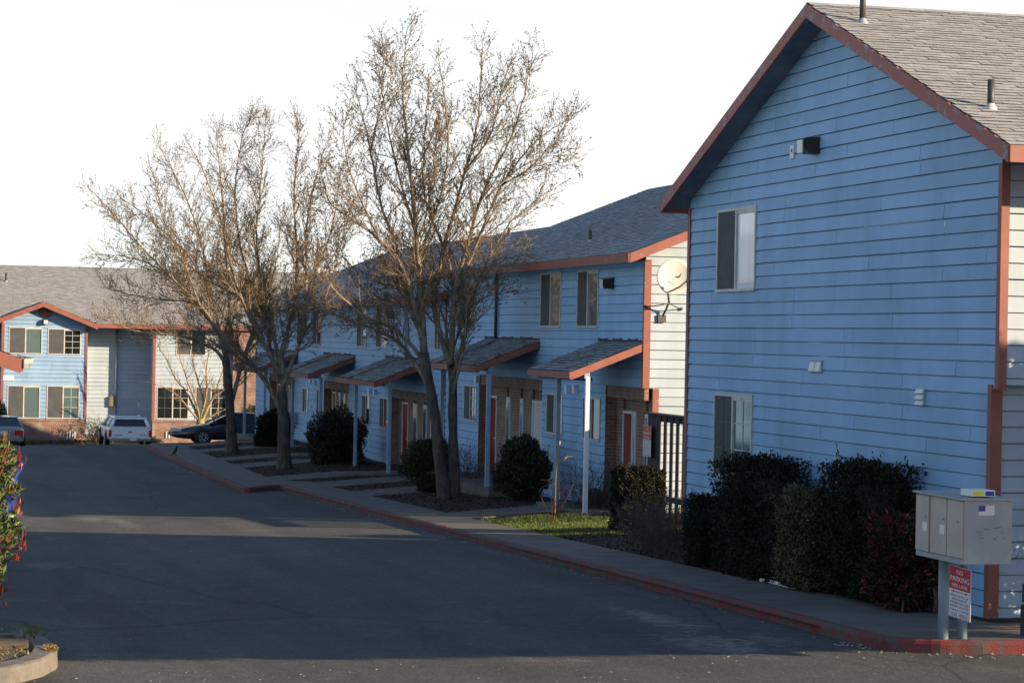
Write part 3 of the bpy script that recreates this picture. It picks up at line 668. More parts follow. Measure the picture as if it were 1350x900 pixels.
# roofs
ye = FY - .55
ridge = roof_pt((60, 351), (0, ye, zev + .05), (0, 1, 0), .40); run = ridge[1] - ye
r = MB(); zq = zev + .05; yv = ye + (zap - zq) / .40
for pl in ([(XL - 15, ye, zq), (XA - gh, ye, zq), (XA, yv, zap), (XA, ye + run, zq + .4 * run), (XL - 15, ye + run, zq + .4 * run)], [(XA + gh, ye, zq), (X2 + .5, ye, zq), (X2 + .5, ye + run, zq + .4 * run), (XA, ye + run, zq + .4 * run), (XA, yv, zap)]): r.prism(pl, (0, 0, -.1), 2)
roof_plane(r, (X2 + .5, ye + 2 * run, zq), (XL - 15, ye + 2 * run, zq), (0, -1, 0), .40, run)
shingles(r, (XL - 4, ye, zev + .05), (X2 + .5, ye, zev + .05), (0, 1, 0), .40, run, 51, lift=.02, keep=lambda q: abs(q[0] - XA) > gh or q[2] > zev + gs * (gh - abs(q[0] - XA)) - .02)
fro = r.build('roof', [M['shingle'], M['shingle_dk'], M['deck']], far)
rake_board(fro, (XR_ + .3, ye, zev + .045), (X2 + .5, ye, zev + .045), (0, -1, 0), .2, .04); rake_board(fro, (XL - 15, ye, zev + .045), (XL - .7, ye, zev + .045), (0, -1, 0), .2, .04)
yg = FY - .55; back = 7.0
g = MB()
for s_ in (1, -1):
    roof_plane(g, (XA + s_ * gh, yg, zev), (XA + s_ * gh, yg + back, zev), (-s_, 0, 0), gs, gh)
    a, c = ((XA + gh, yg, zev), (XA + gh, yg + back, zev)) if s_ == -1 else ((XA - gh, yg + back, zev), (XA - gh, yg, zev))
shingles(g, (XA + gh, yg, zev), (XA + gh, yg + back, zev), (-1, 0, 0), gs, gh, 52); shingles(g, (XA - gh, yg + back, zev), (XA - gh, yg, zev), (1, 0, 0), gs, gh, 53)
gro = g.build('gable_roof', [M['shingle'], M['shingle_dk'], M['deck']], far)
for s_ in (1, -1): rake_board(gro, (XA + s_ * gh, yg, zev - .003), (XA, yg, zap - .003), (0, -1, 0), .24, .05, 'trim', 'rake_board')
vent_pipe(far, roof_pt((8, 371), (0, ye, zev + .05), (0, 1, 0), .40), .45, .06)
b = MB(); b.quad((X2, FY, zb), (X2, FY + 2 * run, zb), (X2, FY + 2 * run, zev), (X2, FY, zev)); b.build('wall', M['siding_far'], far); b = MB(); b.quad((XL - 14, FY + 2 * run - 1, zb), (X2, FY + 2 * run - 1, zb), (X2, FY + 2 * run - 1, zev), (XL - 14, FY + 2 * run - 1, zev)); b.build('wall', M['siding_far'], far)
# ------------------------------------------------------------------ left-hand house: only the corner of its porch roof shows
lp = onY(27, 472, 31.); lx, lz = lp[0], lp[2]
left = empty('townhouse', (lx - 2, 34., -3.7), 'porch roof corner of another house, orange fascia with rusty gutter at the left edge', 'house', 'blue townhouses along the street')
b = MB(); ls = .34; roof_plane(b, (lx, 31., lz), (lx, 35., lz), (-1, 0, 0), ls, 1.9, .08); shingles(b, (lx, 31. - .02, lz), (lx, 35., lz), (-1, 0, 0), ls, 1.9, 61)
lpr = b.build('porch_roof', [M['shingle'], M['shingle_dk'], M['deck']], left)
rake_board(lpr, (lx, 31., lz - .003), (lx - 1.9, 31., lz + ls * 1.9 - .003), (0, -1, 0), .19, .04)
rake_board(lpr, (lx, 30.97, lz - .003), (lx, 35., lz - .003), (1, 0, 0), .17, .035)
b = MB()   # open K-style gutter, seen end on
gp = [(lx + .04, lz - .01), (lx + .04, lz - .13), (lx + .11, lz - .13), (lx + .125, lz - .08), (lx + .17, lz - .02), (lx + .17, lz + .005)]
for i in range(len(gp) - 1):
    (xa, za), (xc, zc) = gp[i], gp[i + 1]; b.quad((xa, 30.95, za), (xc, 30.95, zc), (xc, 35., zc), (xa, 35., za))
b.add([(x, 30.95, z) for x, z in gp], [list(range(len(gp)))]); b.build('gutter', M['gutter'], lpr)
b = MB(); b.box((lx - .4, 31.3, -4.2), (lx - .3, 31.4, lz - .08)); b.build('porch_post', M['bluepost'], left)
lwx = lx - 1.9
b = MB(); siding(b, (lwx, 31., 0), (0, 1, 0), (1, 0, 0), -4.3, 2., lambda z: (0., 54.), (), 63); b.build('wall', M['siding'], left)
b = MB(); siding(b, (lwx - 11, 31., 0), (1, 0, 0), (0, -1, 0), -4.3, 2., lambda z: (0., 11.), (), 64); b.build('wall', M['siding'], left)
b = MB(); roof_plane(b, (lwx + .5, 30.6, 2.), (lwx + .5, 85.4, 2.), (-1, 0, 0), .4, 6.); roof_plane(b, (lwx - 11.5, 85.4, 2.), (lwx - 11.5, 30.6, 2.), (1, 0, 0), .4, 6.); b.build('roof', [M['shingle'], M['shingle'], M['shingle']], left)

# ------------------------------------------------------------------ ground, road, pavement
def grid_sheet(xs, ys, zf, name, m, kind='structure'):
    b = MB(); vs = [(x, y, zf(x, y)) for y in ys for x in xs]; n = len(xs)
    b.add(vs, [[j * n + i, j * n + i + 1, (j + 1) * n + i + 1, (j + 1) * n + i] for j in range(len(ys) - 1) for i in range(n - 1)])
    o = b.build(name, m, None, True); return tag(o, kind=kind)
ysd = sorted(set(list(np.arange(-16, 130, 1.)) + [66.5, 67.5, 96.5, 97.5, 106.5]))
grid_sheet([-900, -300, -100, -40, -15, 0, 15, 30, 60, 120, 300, 900], [-600, -100, -60, -30] + list(np.arange(-16, 140, 4.)) + [160, 200, 300, 600, 1500], lambda x, y: H(x, y) - .5, 'ground', M['ground'])

def road_material():
    m = M['asphalt']; t = m.node_tree; N = t.nodes; L = t.links; p = N['Principled BSDF']
    src = p.inputs['Base Color'].links[0].from_socket
    tc = next(n for n in N if n.type == 'TEX_COORD')
    n1 = N.new('ShaderNodeTexNoise'); n1.inputs['Scale'].default_value = 5; n1.inputs['Detail'].default_value = 8; L.new(tc.outputs['Object'], n1.inputs['Vector'])
    acc = src
    for (px, py, rx, ry, k) in ((868, 816, .30, 1.5, .8), (935, 848, .55, 1.3, .8), (120, 684, .5, 1.2, .6), (165, 690, .25, 3.2, .5), (60, 745, .5, 1.0, .35), (1010, 842, .3, .8, .4), (210, 775, 1.4, 3.0, .28)):
        c = onG(px, py, -KERB)
        mp = N.new('ShaderNodeMapping'); mp.inputs['Location'].default_value = (-c[0] / rx, -c[1] / ry, 0); mp.inputs['Scale'].default_value = (1 / rx, 1 / ry, 0)
        L.new(tc.outputs['Object'], mp.inputs[0])
        ln = N.new('ShaderNodeVectorMath'); ln.operation = 'LENGTH'; L.new(mp.outputs[0], ln.inputs[0])
        a = N.new('ShaderNodeMath'); a.operation = 'MULTIPLY_ADD'; L.new(n1.outputs['Fac'], a.inputs[0]); a.inputs[1].default_value = -3.2; a.inputs[2].default_value = 1.6
        s = N.new('ShaderNodeMath'); s.operation = 'ADD'; L.new(ln.outputs['Value'], s.inputs[0]); L.new(a.outputs[0], s.inputs[1])
        r = N.new('ShaderNodeMapRange'); r.interpolation_type = 'SMOOTHSTEP'; r.inputs[1].default_value = 1.15; r.inputs[2].default_value = .25; r.inputs[3].default_value = 0; r.inputs[4].default_value = k; L.new(s.outputs[0], r.inputs[0])
        x = N.new('ShaderNodeMix'); x.data_type = 'RGBA'; L.new(r.outputs[0], x.inputs['Factor']); L.new(acc, x.inputs['A']); x.inputs['B'].default_value = (.19, .175, .15, 1) if k > .3 else (.085, .066, .045, 1)
        acc = x.outputs['Result']
    def mul(f, a, b, lo, hi):
        nonlocal acc
        r = N.new('ShaderNodeMapRange'); r.inputs[1].default_value = a; r.inputs[2].default_value = b; r.inputs[3].default_value = lo; r.inputs[4].default_value = hi; L.new(f, r.inputs[0])
        x = N.new('ShaderNodeMix'); x.data_type = 'RGBA'; x.blend_type = 'MULTIPLY'; x.inputs['Factor'].default_value = 1; cc = N.new('ShaderNodeCombineColor')
        for i in range(3): L.new(r.outputs[0], cc.inputs[i])
        L.new(acc, x.inputs['A']); L.new(cc.outputs[0], x.inputs['B']); acc = x.outputs['Result']
    def nz(sc_, st, d=5.):
        mp = N.new('ShaderNodeMapping'); mp.inputs['Scale'].default_value = st; L.new(tc.outputs['Object'], mp.inputs[0]); n = N.new('ShaderNodeTexNoise'); n.inputs['Scale'].default_value = sc_; n.inputs['Detail'].default_value = d; L.new(mp.outputs[0], n.inputs['Vector']); return n.outputs['Fac'], mp.outputs[0]
    mul(nz(1., (1.1, .10, 1))[0], .35, .65, .78, 1.2)            # tyre wear along the lane
    mul(nz(30., (1, .5, 1), 3.)[0], .3, .7, .70, 1.34); mul(nz(9., (1, .4, 1), 4.)[0], .3, .7, .85, 1.16)             # patchy aggregate
    mul(nz(.8, (1, .5, 1))[0], .62, .72, 1., .72)                 # oil and damp
    wv, mpv = nz(1.3, (1, .6, 1)); v = N.new('ShaderNodeTexVoronoi'); v.feature = 'DISTANCE_TO_EDGE'; v.inputs['Scale'].default_value = .16
    ad = N.new('ShaderNodeMix'); ad.data_type = 'VECTOR'; ad.inputs['Factor'].default_value = .35; n2 = N.new('ShaderNodeTexNoise'); n2.inputs['Scale'].default_value = .9; n2.inputs['Detail'].default_value = 6; L.new(mpv, n2.inputs['Vector']); L.new(mpv, ad.inputs['A']); L.new(n2.outputs['Color'], ad.inputs['B']); L.new(ad.outputs['Result'], v.inputs['Vector'])
    mul(v.outputs['Distance'], .0, .0035, .45, 1.)                # cracks
    L.new(acc, p.inputs['Base Color'])
road_material()
grid_sheet(list(np.arange(-14, 36, 2.)), ysd, lambda x, y: H(x, y) - KERB, 'road', M['asphalt'])

def dense(path, step=.5):
    out = []
    for (a, b) in zip(path[:-1], path[1:]):
        n = max(1, int(math.hypot(b[0] - a[0], b[1] - a[1]) / step))
        out += [(a[0] + (b[0] - a[0]) * i / n, a[1] + (b[1] - a[1]) * i / n) for i in range(n)]
    return out + [path[-1]]
def normals(path, closed=False):
    out = []
    for i in range(len(path)):
        a = path[max(i - 1, 0)]; b = path[min(i + 1, len(path) - 1)]
        dx, dy = b[0] - a[0], b[1] - a[1]; l = math.hypot(dx, dy) or 1; out.append((-dy / l, dx / l))
    return out
def kerb(name, path, m, width=.15, inward=1, high=KERB, wob=.012):
    rg = random.Random(4); ns = normals(path); prof = [(0, -high - .06), (.01, -.045), (.022, -.014), (.05, .003), (width, .003), (width, -.06)]
    b = MB(); vs = []; k = len(prof)
    for (x, y), (nx_, ny_) in zip(path, ns):
        wz, wd = rg.uniform(-.5, .5) * wob, rg.uniform(-.5, .5) * wob
        for i, (d, z) in enumerate(prof):
            q = inward * (d + (wd if i < 3 else 0)); X, Y = x + nx_ * q, y + ny_ * q; vs.append((X, Y, H(x, y) + (high - KERB) + z + (wz if i in (1, 2, 3) else 0)))
    fs = [[j * k + i, j * k + i + 1, (j + 1) * k + i + 1, (j + 1) * k + i] for j in range(len(path) - 1) for i in range(k - 1)]
    b.add(vs, fs); return tag(b.build(name, m, None, False), kind='structure')
KP = [(15.6, 94.7), (10.9, 94.6), (10.4, 94.45), (10.08, 94.1), (9.96, 93.5), (9.96, 67.75), (10.0, 67.5), (10.15, 67.45), (11.0, 68.35), (11.15, 68.4), (11.22, 68.2), (11.2, 44), (11.24, 26.4), (11.26, 25.9), (11.36, 25.5), (11.6, 25.2), (12.0, 25.0), (12.5, 24.82), (16, 23.8), (24, 21.5)]
def chaikin(P, n=2):
    for _ in range(n):
        Q = [P[0]]
        for a, b in zip(P[:-1], P[1:]): Q += [(a[0] * .75 + b[0] * .25, a[1] * .75 + b[1] * .25), (a[0] * .25 + b[0] * .75, a[1] * .25 + b[1] * .75)]
        P = Q + [P[-1]]
    return P
kp = dense(KP[:12] + chaikin(KP[12:]))
inward = 1   # left of travel (far -> near, travel is -Y): normal (-dy,dx) = +x
kerb('kerb', kp, M['kerbred'], .16, inward)
ks = normals(kp); inner = [(x + n[0] * .158, y + n[1] * .158) for (x, y), n in zip(kp, ks)]
BE = [(24, 24.5), (15, 26.4), (13.75, 26.75), (13.3, 27.5), (12.9, 30), (12.66, 34), (12.55, 44), (12.5, 52), (12.48, 68.9), (12.3, 69.6), (11.4, 70.4), (11.37, 94.5)]
be = dense(BE)
poly = inner + be
tri = tessellate_polygon([[Vector((x, y, 0)) for x, y in poly]])
b = MB(); b.add([(x, y, H(x, y)) for x, y in poly], [list(t) for t in tri]); pv = b.build('pavement', M['concrete'], None); tag(pv, kind='structure')
if pv.data.polygons[0].normal.z < 0: pv.data.flip_normals()

def xback(y): return float(np.interp(y, [26.8, 27.5, 30, 34, 44, 52, 68.9, 69.6, 70.4, 94.5], [13.75, 13.3, 12.9, 12.66, 12.55, 12.5, 12.48, 12.3, 11.4, 11.37]))
def soil_z(x, y):
    t = min(max((x - xback(y) - .05) / 2.1, 0), 1); return H(x, y) - .03 + .13 * t
rs = random.Random(2)
grid_sheet(list(np.arange(11.2, 17.3, .3)), list(np.arange(27.5, 95, .5)), lambda x, y: soil_z(x, y) + (rs.uniform(-.02, .02) if x > xback(y) + .2 else -.02), 'soil_bed', M['soil'])
grid_sheet(list(np.arange(13.2, 25, .5)), list(np.arange(24, 27.6, .4)), lambda x, y: H(x, y) - .03 + rs.uniform(-.015, .015) + (.04 if y > 26.6 else -.03), 'soil_bed', M['soil'])
def walk(y0, y1, x1=15.4):
    xs = np.linspace(0, 1, 12); b = MB(); vs = []; n = len(xs)
    for yy in np.linspace(y0, y1, 4):
        for t in xs:
            x = xback(yy) - .05 + (x1 - xback(yy)) * t; vs.append((x, yy, soil_z(x, yy) + .036 - .004 * (1 - t)))
    b.add(vs, [[j * n + i, j * n + i + 1, (j + 1) * n + i + 1, (j + 1) * n + i] for j in range(3) for i in range(n - 1)])
    sk = [(x, y, z - .12) for x, y, z in vs]; o = len(vs)
    b.add(vs + sk, [[i + 1, i, i + o, i + 1 + o] for i in range(n - 1)] + [[i, i + 1, i + 1 + o, i + o] for i in range(3 * n, 4 * n - 1)])
    tag(b.build('path', M['concrete'], None), kind='structure')
for y0, y1 in ((50.7, 53.0), (61.6, 64.4), (67.2, 69.3), (70.3, 72.3), (77.3, 79.4), (81.5, 83.4), (87.5, 89.3), (91.8, 93.4)): walk(y0, y1)
for y0, y1, z in ((49.2, 53.0, -3.74), (57.5, 64.4, -3.74), (69.0, 76.2, -4.27), (82.6, 88.5, -4.27), (94.0, 101.4, -4.27)):
    b = MB(); b.box((14.62, y0, z - .6), (16.75, y1, z)); tag(b.build('porch_slab', M['concrete'], None), kind='structure')
# left island
IP = [(-7, 29.5), (0.6, 29.3), (1.4, 29.12), (1.76, 28.92), (1.93, 28.5), (1.98, 27.9), (1.98, 27.2), (1.92, 26.7), (1.74, 26.1), (1.4, 25.55), (.8, 25.05), (-.2, 24.6), (-7, 23.4)]
ip = dense(IP, .25); kerb('kerb', ip, M['kerbstone'], .27, -1, .19, .02)
isn = normals(ip); inn = [(x - n[0] * .27, y - n[1] * .27) for (x, y), n in zip(ip, isn)]
tri = tessellate_polygon([[Vector((x, y, 0)) for x, y in inn]])
b = MB(); b.add([(x, y, H(x, y) + .0 + rs.uniform(-.02, .02)) for x, y in inn], [list(t) for t in tri]); io = b.build('planting_bed', mat('dry_island_soil', (.16, .11, .07), (.10, .07, .045), scale=5, rough=.95, bump=.03, bscale=25, fine=.3), None); tag(io, kind='structure')
if io.data.polygons[0].normal.z < 0: io.data.flip_normals()
a = onG(-30, 850, .06); c = onG(37, 849, .06)
b = MB(); b.tube([a, a * .5 + c * .5, c], [.075, .078, .07], 9); tag(b.build('landscape_timber', M['timber'], None), 'weathered round timber lying in the kerbed planting bed at lower left', 'timber')
a = onG(67, 856, .04); b = MB(); rgm = np.random.default_rng(5)
for i in range(160):
    p = a + np.array([rgm.normal(0, .035), rgm.normal(0, .09), rgm.uniform(-.01, .03)]); d = rgm.normal(0, 1, 3); d /= np.linalg.norm(d); d[2] = abs(d[2])
    b.tube([p, p + d * .04], [.006, .002], 3, False)
tag(b.build('moss_clump', M['yellow_moss'], None), 'rusty yellow clump of dry moss on the pale kerb nose', 'moss')
# ------------------------------------------------------------------ debris lying in the gutter and on the tarmac
b = MB(); rgd = np.random.default_rng(8)
def chip(x, y, z, s):
    a = rgd.uniform(0, 6.28); u = np.array([math.cos(a), math.sin(a), rgd.uniform(-.2, .2)]) * s; v = np.array([-math.sin(a), math.cos(a), rgd.uniform(-.2, .2)]) * s * rgd.uniform(.4, .8)
    p = np.array([x, y, z + s * .25]); b.add([p - u, p - v, p + u, p + v, p + np.array([0, 0, s * .35])], [[0, 1, 4], [1, 2, 4], [2, 3, 4], [3, 0, 4]])
for i in range(420):
    j = rgd.integers(20, len(kp) - 6); x, y = kp[j]; n = ks[j]; d = abs(rgd.normal(0, .16)) + .03
    x, y = x - n[0] * d, y - n[1] * d + rgd.uniform(-.3, .3); chip(x, y, H(x, y) - KERB, rgd.uniform(.012, .035))
for i in range(330):
    x, y = rgd.uniform(1.2, 11), rgd.uniform(22.5, 26.2) if rgd.random() < .7 else rgd.uniform(26, 60); chip(x, y, H(x, y) - KERB, rgd.uniform(.008, .026))
tag(b.build('gravel_litter', mat('pale_chips', (.35, .31, .26), (.12, .08, .05), scale=1.3, lo=.45, hi=.55, island=.4), None), 'loose chips and dead leaves along the gutter', 'debris', kind='stuff')
# ------------------------------------------------------------------ timber fence between the two houses
fz = -1.58
fe = empty('fence', (16.05, 48, -3.9), 'dark slatted timber fence between the two houses', 'fence')
b = MB(); b.box((16.10, 45.8, fz - .14), (16.16, 49.36, fz)); b.box((16.10, 45.8, -3.4), (16.16, 49.36, -3.28)); b.build('rail', M['fence'], fe)
b = MB(); b.box((15.98, 45.8, fz), (16.18, 49.36, fz + .04)); b.build('cap_rail', M['fence'], fe)
y = 49.3
i = 0
while y > 46.:
    b = MB(); dz = random.uniform(-.01, .01); b.box((16.07 + dz * .3, y - (.86 if i == 0 else .19), -4.1), (16.088 + dz * .3, y, fz - .002)); b.build('slat', M['fence'], fe); y -= (.86 if i == 0 else .19) + .22; i += 1
b = MB(); b.box((16.1, 49.22, -4.2), (16.19, 49.31, fz - .15)); b.build('post', M['fence'], fe); b = MB(); b.box((16.165, 45.85, -4.2), (16.255, 45.94, fz)); b.build('post', M['fence'], fe)
# ------------------------------------------------------------------ lettering and signs
def text_mesh(parent, s, C0, U, Z, N, width, height, m, name='lettering', align='CENTER', shear=0.):
    cu = bpy.data.curves.new('t', 'FONT'); cu.body = s; cu.align_x = 'CENTER'; cu.align_y = 'CENTER'; cu.extrude = .0; cu.resolution_u = 3; cu.shear = shear
    o = bpy.data.objects.new('t', cu); COL.objects.link(o); bpy.context.view_layer.update()
    me = bpy.data.meshes.new_from_object(o.evaluated_get(bpy.context.evaluated_depsgraph_get()))
    bpy.data.objects.remove(o); bpy.data.curves.remove(cu)
    v = np.array([x.co[:] for x in me.vertices]); lo, hi = v.min(0), v.max(0); v = v - (lo + hi) / 2
    v[:, 0] *= width / (hi - lo)[0]; v[:, 1] *= height / (hi - lo)[1]
    C0, U, Z, N = V3(*C0), V3(*U), V3(*Z), V3(*N)
    P = C0 + v[:, :1] * U + v[:, 1:2] * Z
    b = MB(); b.add(P, [list(p.vertices) for p in me.polygons]); bpy.data.meshes.remove(me)
    return b.build(name, m, parent)
def parking_sign(P, U, N, w_, h_, label, group):
    """P is the sign's top left corner as read"""
    P, U, N = V3(*P), V3(*U), V3(*N); Z = V3(0, 0, 1)
    pt = lambda u, v, d=0: P + U * (u * w_) - Z * (v * h_) + N * d
    r = empty('parking_sign', pt(.5, 1), label, 'sign', group)
    b = MB(); b.obox(pt(0, 1, -.004), U * w_, Z * h_, N * .004); b.build('panel', M['sign_white'], r)
    b = MB(); b.obox(pt(.025, .445, .0003), U * (w_ * .95), Z * (h_ * .43), N * .0009); b.build('header', M['sign_red'], r)
    b = MB()
    for (u0, v0, u1, v1) in ((.012, .008, .988, .014), (.012, .985, .988, .991), (.012, .014, .022, .985), (.978, .014, .988, .985)): b.obox(pt(u0, v1, .0004), U * (w_ * (u1 - u0)), Z * (h_ * (v1 - v0)), N * .0007)
    b.build('border', M['sign_red'], r)
    def tx(s, u, v, tw, th, m, sh=0.): text_mesh(r, s, pt(u, v, .002), U, Z, N, tw * w_, th * h_, m, 'lettering', shear=sh)
    tx('NO', .5, .105, .30, .085, M['paper']); tx('PARKING', .5, .24, .86, .10, M['paper']); tx('FIRE LANE', .5, .37, .70, .068, M['paper'])
    b = MB(); b.add([pt(.1, .49, .002), pt(.24, .465, .002), pt(.24, .482, .002), pt(.76, .482, .002), pt(.76, .465, .002), pt(.9, .49, .002), pt(.76, .515, .002), pt(.76, .498, .002), pt(.24, .498, .002), pt(.24, .515, .002)], [[0, 9, 8, 3, 2, 1][::1], [8, 7, 4 - 1, 2], [3, 7, 6, 5, 4]])
    b.build('arrow', M['sign_red'], r)
    for i, (s, tw) in enumerate((('VEHICLES WILL BE', .80), ('IMPOUNDED AT', .66), ("OWNER'S RISK AND", .84), ('EXPENSE 24 HOURS', .86))): tx(s, .5, .57 + i * .068, tw, .042, M['sign_text'])
    tx('Retriever Towing', .5, .852, .86, .06, M['sign_blue'], .3); tx('222-4763', .5, .935, .74, .065, M['sign_text'])
    return r
parking_sign((11.70, 24.83, -2.455), (0, -.9995, -.03), (-1, 0, 0), .56, .575, 'red and white no parking sign fixed below the grey mailbox', 'fire lane signs')
parking_sign((15.97, 49.32, -1.83), (0, -1, 0), (-1, 0, 0), .56, .66, 'red and white no parking sign on the dark fence by the brick entry', 'fire lane signs')
# ------------------------------------------------------------------ mailbox on two posts
mb0 = empty('mailbox', (11.9, 25.1, -3.38), 'grey steel cluster mailbox on two pale blue posts at the red kerb corner', 'mailbox')
bx0, bx1, by0, by1, bz0, bz1 = 11.56, 12.17, 24.24, 25.45, -2.405, -1.685
b = MB(); b.box((bx0 + .03, by0, bz0), (bx1, by1, bz1)); o = b.build('body', M['boxgrey'], mb0); bev = o.modifiers.new('b', 'BEVEL'); bev.width = .008; bev.segments = 2
b = MB(); b.prism([(bx0 - .03, by0 - .03, bz1 + .012), (bx0 - .03, by1 + .03, bz1 + .022), (bx1 + .03, by1 + .03, bz1 + .022), (bx1 + .03, by0 - .03, bz1 + .012)], (0, 0, -.02)); b.build('lid', M['boxgrey'], mb0)
ysp = [onX(q, 690, bx0)[1] for q in (1208, 1226, 1248, 1267.5)]
for i in range(3):
    b = MB(); a_, c_ = ysp[i + 1] + .012, ysp[i] - .012; off = .012 if i == 0 else 0
    b.box((bx0 - off, a_, bz0 + .07), (bx0 + .03, c_, bz1 - .02)); d = b.build('door', M['boxdoor'], mb0)
    if i < 2:
        l = MB(); l.box((bx0 - off - .003, a_ + .04, bz0 + .30), (bx0 - off - .0005, a_ + .16, bz0 + .40)); l.build('label_plate', M['paper'], d)
    k = MB(); k.lathe([(.014, 0), (.014, .02), (.008, .024)], 10, (bx0 - off - .022, a_ + .06, bz0 + .47), 'x'); k.build('lock', M['chrome'], d)
b = MB(); b.box((bx0 + .005, by0 + .01, bz0 + .002), (bx0 + .03, by1 - .01, bz0 + .06)); b.build('bottom_strip', M['boxgrey'], mb0)
s0 = onY(1290, 679, by0); s1 = onY(1311, 666, by0)
b = MB(); b.box((s0[0], by0 - .003, s0[2]), (s1[0], by0 - .0005, s1[2])); st = b.build('flag_sticker', M['paper'], mb0)
b = MB(); b.box((s0[0], by0 - .005, (s0[2] + s1[2]) / 2 - .01), (s0[0] * .58 + s1[0] * .42, by0 - .0035, s1[2])); b.build('canton', M['navy'], st)
b = MB()
for i in range(5): z = s0[2] + .012 + i * .022; b.box((s0[0] + (0 if i < 2 else .42 * (s1[0] - s0[0]) + .002), by0 - .0045, z), (s1[0] - .002, by0 - .0035, z + .008))
b.build('stripes', plain('faded_stripe', (.62, .5, .5), .6), st)
b = MB(); rgs = random.Random(3)
for i in range(10):       # scuffs on the side panel
    x = rgs.uniform(bx0 + .08, bx1 - .05); z = rgs.uniform(bz0 + .28, bz0 + .42); a_ = rgs.uniform(-.6, .6); l_ = rgs.uniform(.02, .06)
    b.quad((x, by0 - .001, z), (x + l_, by0 - .001, z + l_ * a_), (x + l_, by0 - .001, z + l_ * a_ + .008), (x, by0 - .001, z + .01))
b.build('scuff', plain('scuff_grey', (.13, .13, .135), .8), mb0)
for (x, y), r_ in (((11.83, 25.24), .062), ((12.06, 25.22), .058)):
    b = MB(); b.lathe([(r_, H(x, y) - .1), (r_, bz0 - .002)], 16, (x, y, 0)); b.build('post', M['postblue'], mb0, True)
q = onX(1234, 790, 11.78); b = MB(); b.tube([q + V3(0, .06, .12), q + V3(0, -.02, .04), q + V3(0, -.05, -.05), q + V3(0, .01, -.13), q + V3(.02, .04, -.15)], [.012, .03, .04, .03, .01], 7); b.build('rusty_bracket', M['rust'], mb0)
b = MB(); b.obox((11.706, 24.80, -2.62), (0, 0, .03), (.3, .3, 0), (0, -.03, 0)); b.build('sign_bracket', M['postblue'], mb0)
# parcel on the lid
a = onX(1253, 652, 11.75)
pk = empty('phone_book', (11.9, 24.6, bz1 + .02), 'white wrapped phone book with yellow label lying on the mailbox lid', 'book')
b = MB(); b.box((11.72, 24.32, bz1 + .026), (12.0, 24.62, bz1 + .098)); o = b.build('cover', M['paper'], pk); bv = o.modifiers.new('b', 'BEVEL'); bv.width = .006; bv.segments = 2
b = MB(); b.box((11.73, 24.317, bz1 + .034), (11.86, 24.3195, bz1 + .09)); b.build('label', M['yellow'], pk); b = MB(); b.box((11.88, 24.317, bz1 + .036), (11.985, 24.3195, bz1 + .086)); b.build('printed_panel', M['navy'], pk)
# ------------------------------------------------------------------ satellite dish on the sunlit end wall
dc = onY(888, 366, 48.75); mt = onY(872, 420, 49.41); dn = V3(-.10, -.93, .34); dn /= np.linalg.norm(dn)
ds = empty('satellite_dish', mt, 'cream satellite dish on a bent black arm against the sunlit wall', 'satellite dish')
du = np.cross(V3(0, 0, 1), dn); du /= np.linalg.norm(du); dv = np.cross(dn, du)
a_ = math.radians(-28); eu, ev = du * math.cos(a_) + dv * math.sin(a_), -du * math.sin(a_) + dv * math.cos(a_)
if eu[0] < 0: eu, ev = -eu, ev
rings, seg = 7, 36; vs = []; fs = []
def dpt(r, k, back=0.):
    t = 2 * math.pi * k / seg; x, y = math.cos(t), math.sin(t)
    taper = 1 - .16 * max(0, -y) ** 2 * abs(x)
    p = eu * (r * .375 * x * taper) + ev * (r * .425 * y) + dn * (.085 * r * r - .02 - back)
    return dc + p
for side, bk in ((0, 0.), (1, .012)):
    for i in range(rings + 1):
        for k in range(seg): vs.append(dpt(max(i / rings, .01), k, bk))
n1 = (rings + 1) * seg
for side in (0, 1):
    for i in range(rings):
        for k in range(seg):
            f = [side * n1 + i * seg + k, side * n1 + i * seg + (k + 1) % seg, side * n1 + (i + 1) * seg + (k + 1) % seg, side * n1 + (i + 1) * seg + k]; fs.append(f if side == 0 else f[::-1])
for k in range(seg): fs.append([rings * seg + k, rings * seg + (k + 1) % seg, n1 + rings * seg + (k + 1) % seg, n1 + rings * seg + k])
b = MB(); b.add(vs, fs); rfl = b.build('reflector', M['dish'], ds, True)
b = MB(); lp_ = dc + eu * .09 + ev * .10 + dn * .006
b.add([lp_ + eu * x * .9 + ev * z * .9 for x, z in ((.015, .07), (.03, .07), (.03, -.05), (-.045, -.05), (-.06, -.03), (-.01, -.02), (.012, .0))], [list(range(7))]); b.build('logo', M['darkgrey'], rfl)
text_mesh(rfl, 'dish', dc + eu * .0 - ev * .13 + dn * .004, eu, ev, dn, .17, .035, M['darkgrey'])
b = MB(); bk = dc - dn * .05; kn_ = onY(881, 388, 48.95)
b.tube([bk, bk * .5 + kn_ * .5 + V3(0, .05, 0), kn_], [.07, .05, .035], 8); b.build('back_bracket', M['darkgrey'], ds, True)
m1 = onY(882, 398, 49.1); m2 = onY(878, 408, 49.3)
b = MB(); b.tube([kn_, m1, m2, mt], .024, 8); b.build('mast', M['darkgrey'], ds, True)
b = MB(); b.box((mt[0] - .09, 49.36, mt[2] - .08), (mt[0] + .09, 49.412, mt[2] + .08)); b.build('wall_plate', M['darkgrey'], ds)
for q_ in ((850, 404), (898, 407)):
    e_ = onY(*q_, 49.40); b = MB(); b.tube([m1 + V3(0, 0, -.03), m1 * .45 + e_ * .55 + V3(0, -.05, -.03), e_], .013, 6); b.tube([e_ - V3(0, .03, 0), e_ + V3(0, .01, 0)], .035, 8); b.build('stay', M['darkgrey'], ds, True)
fp = onY(907, 369, 48.25); st_ = dc - ev * .40 + eu * .02 + dn * .03
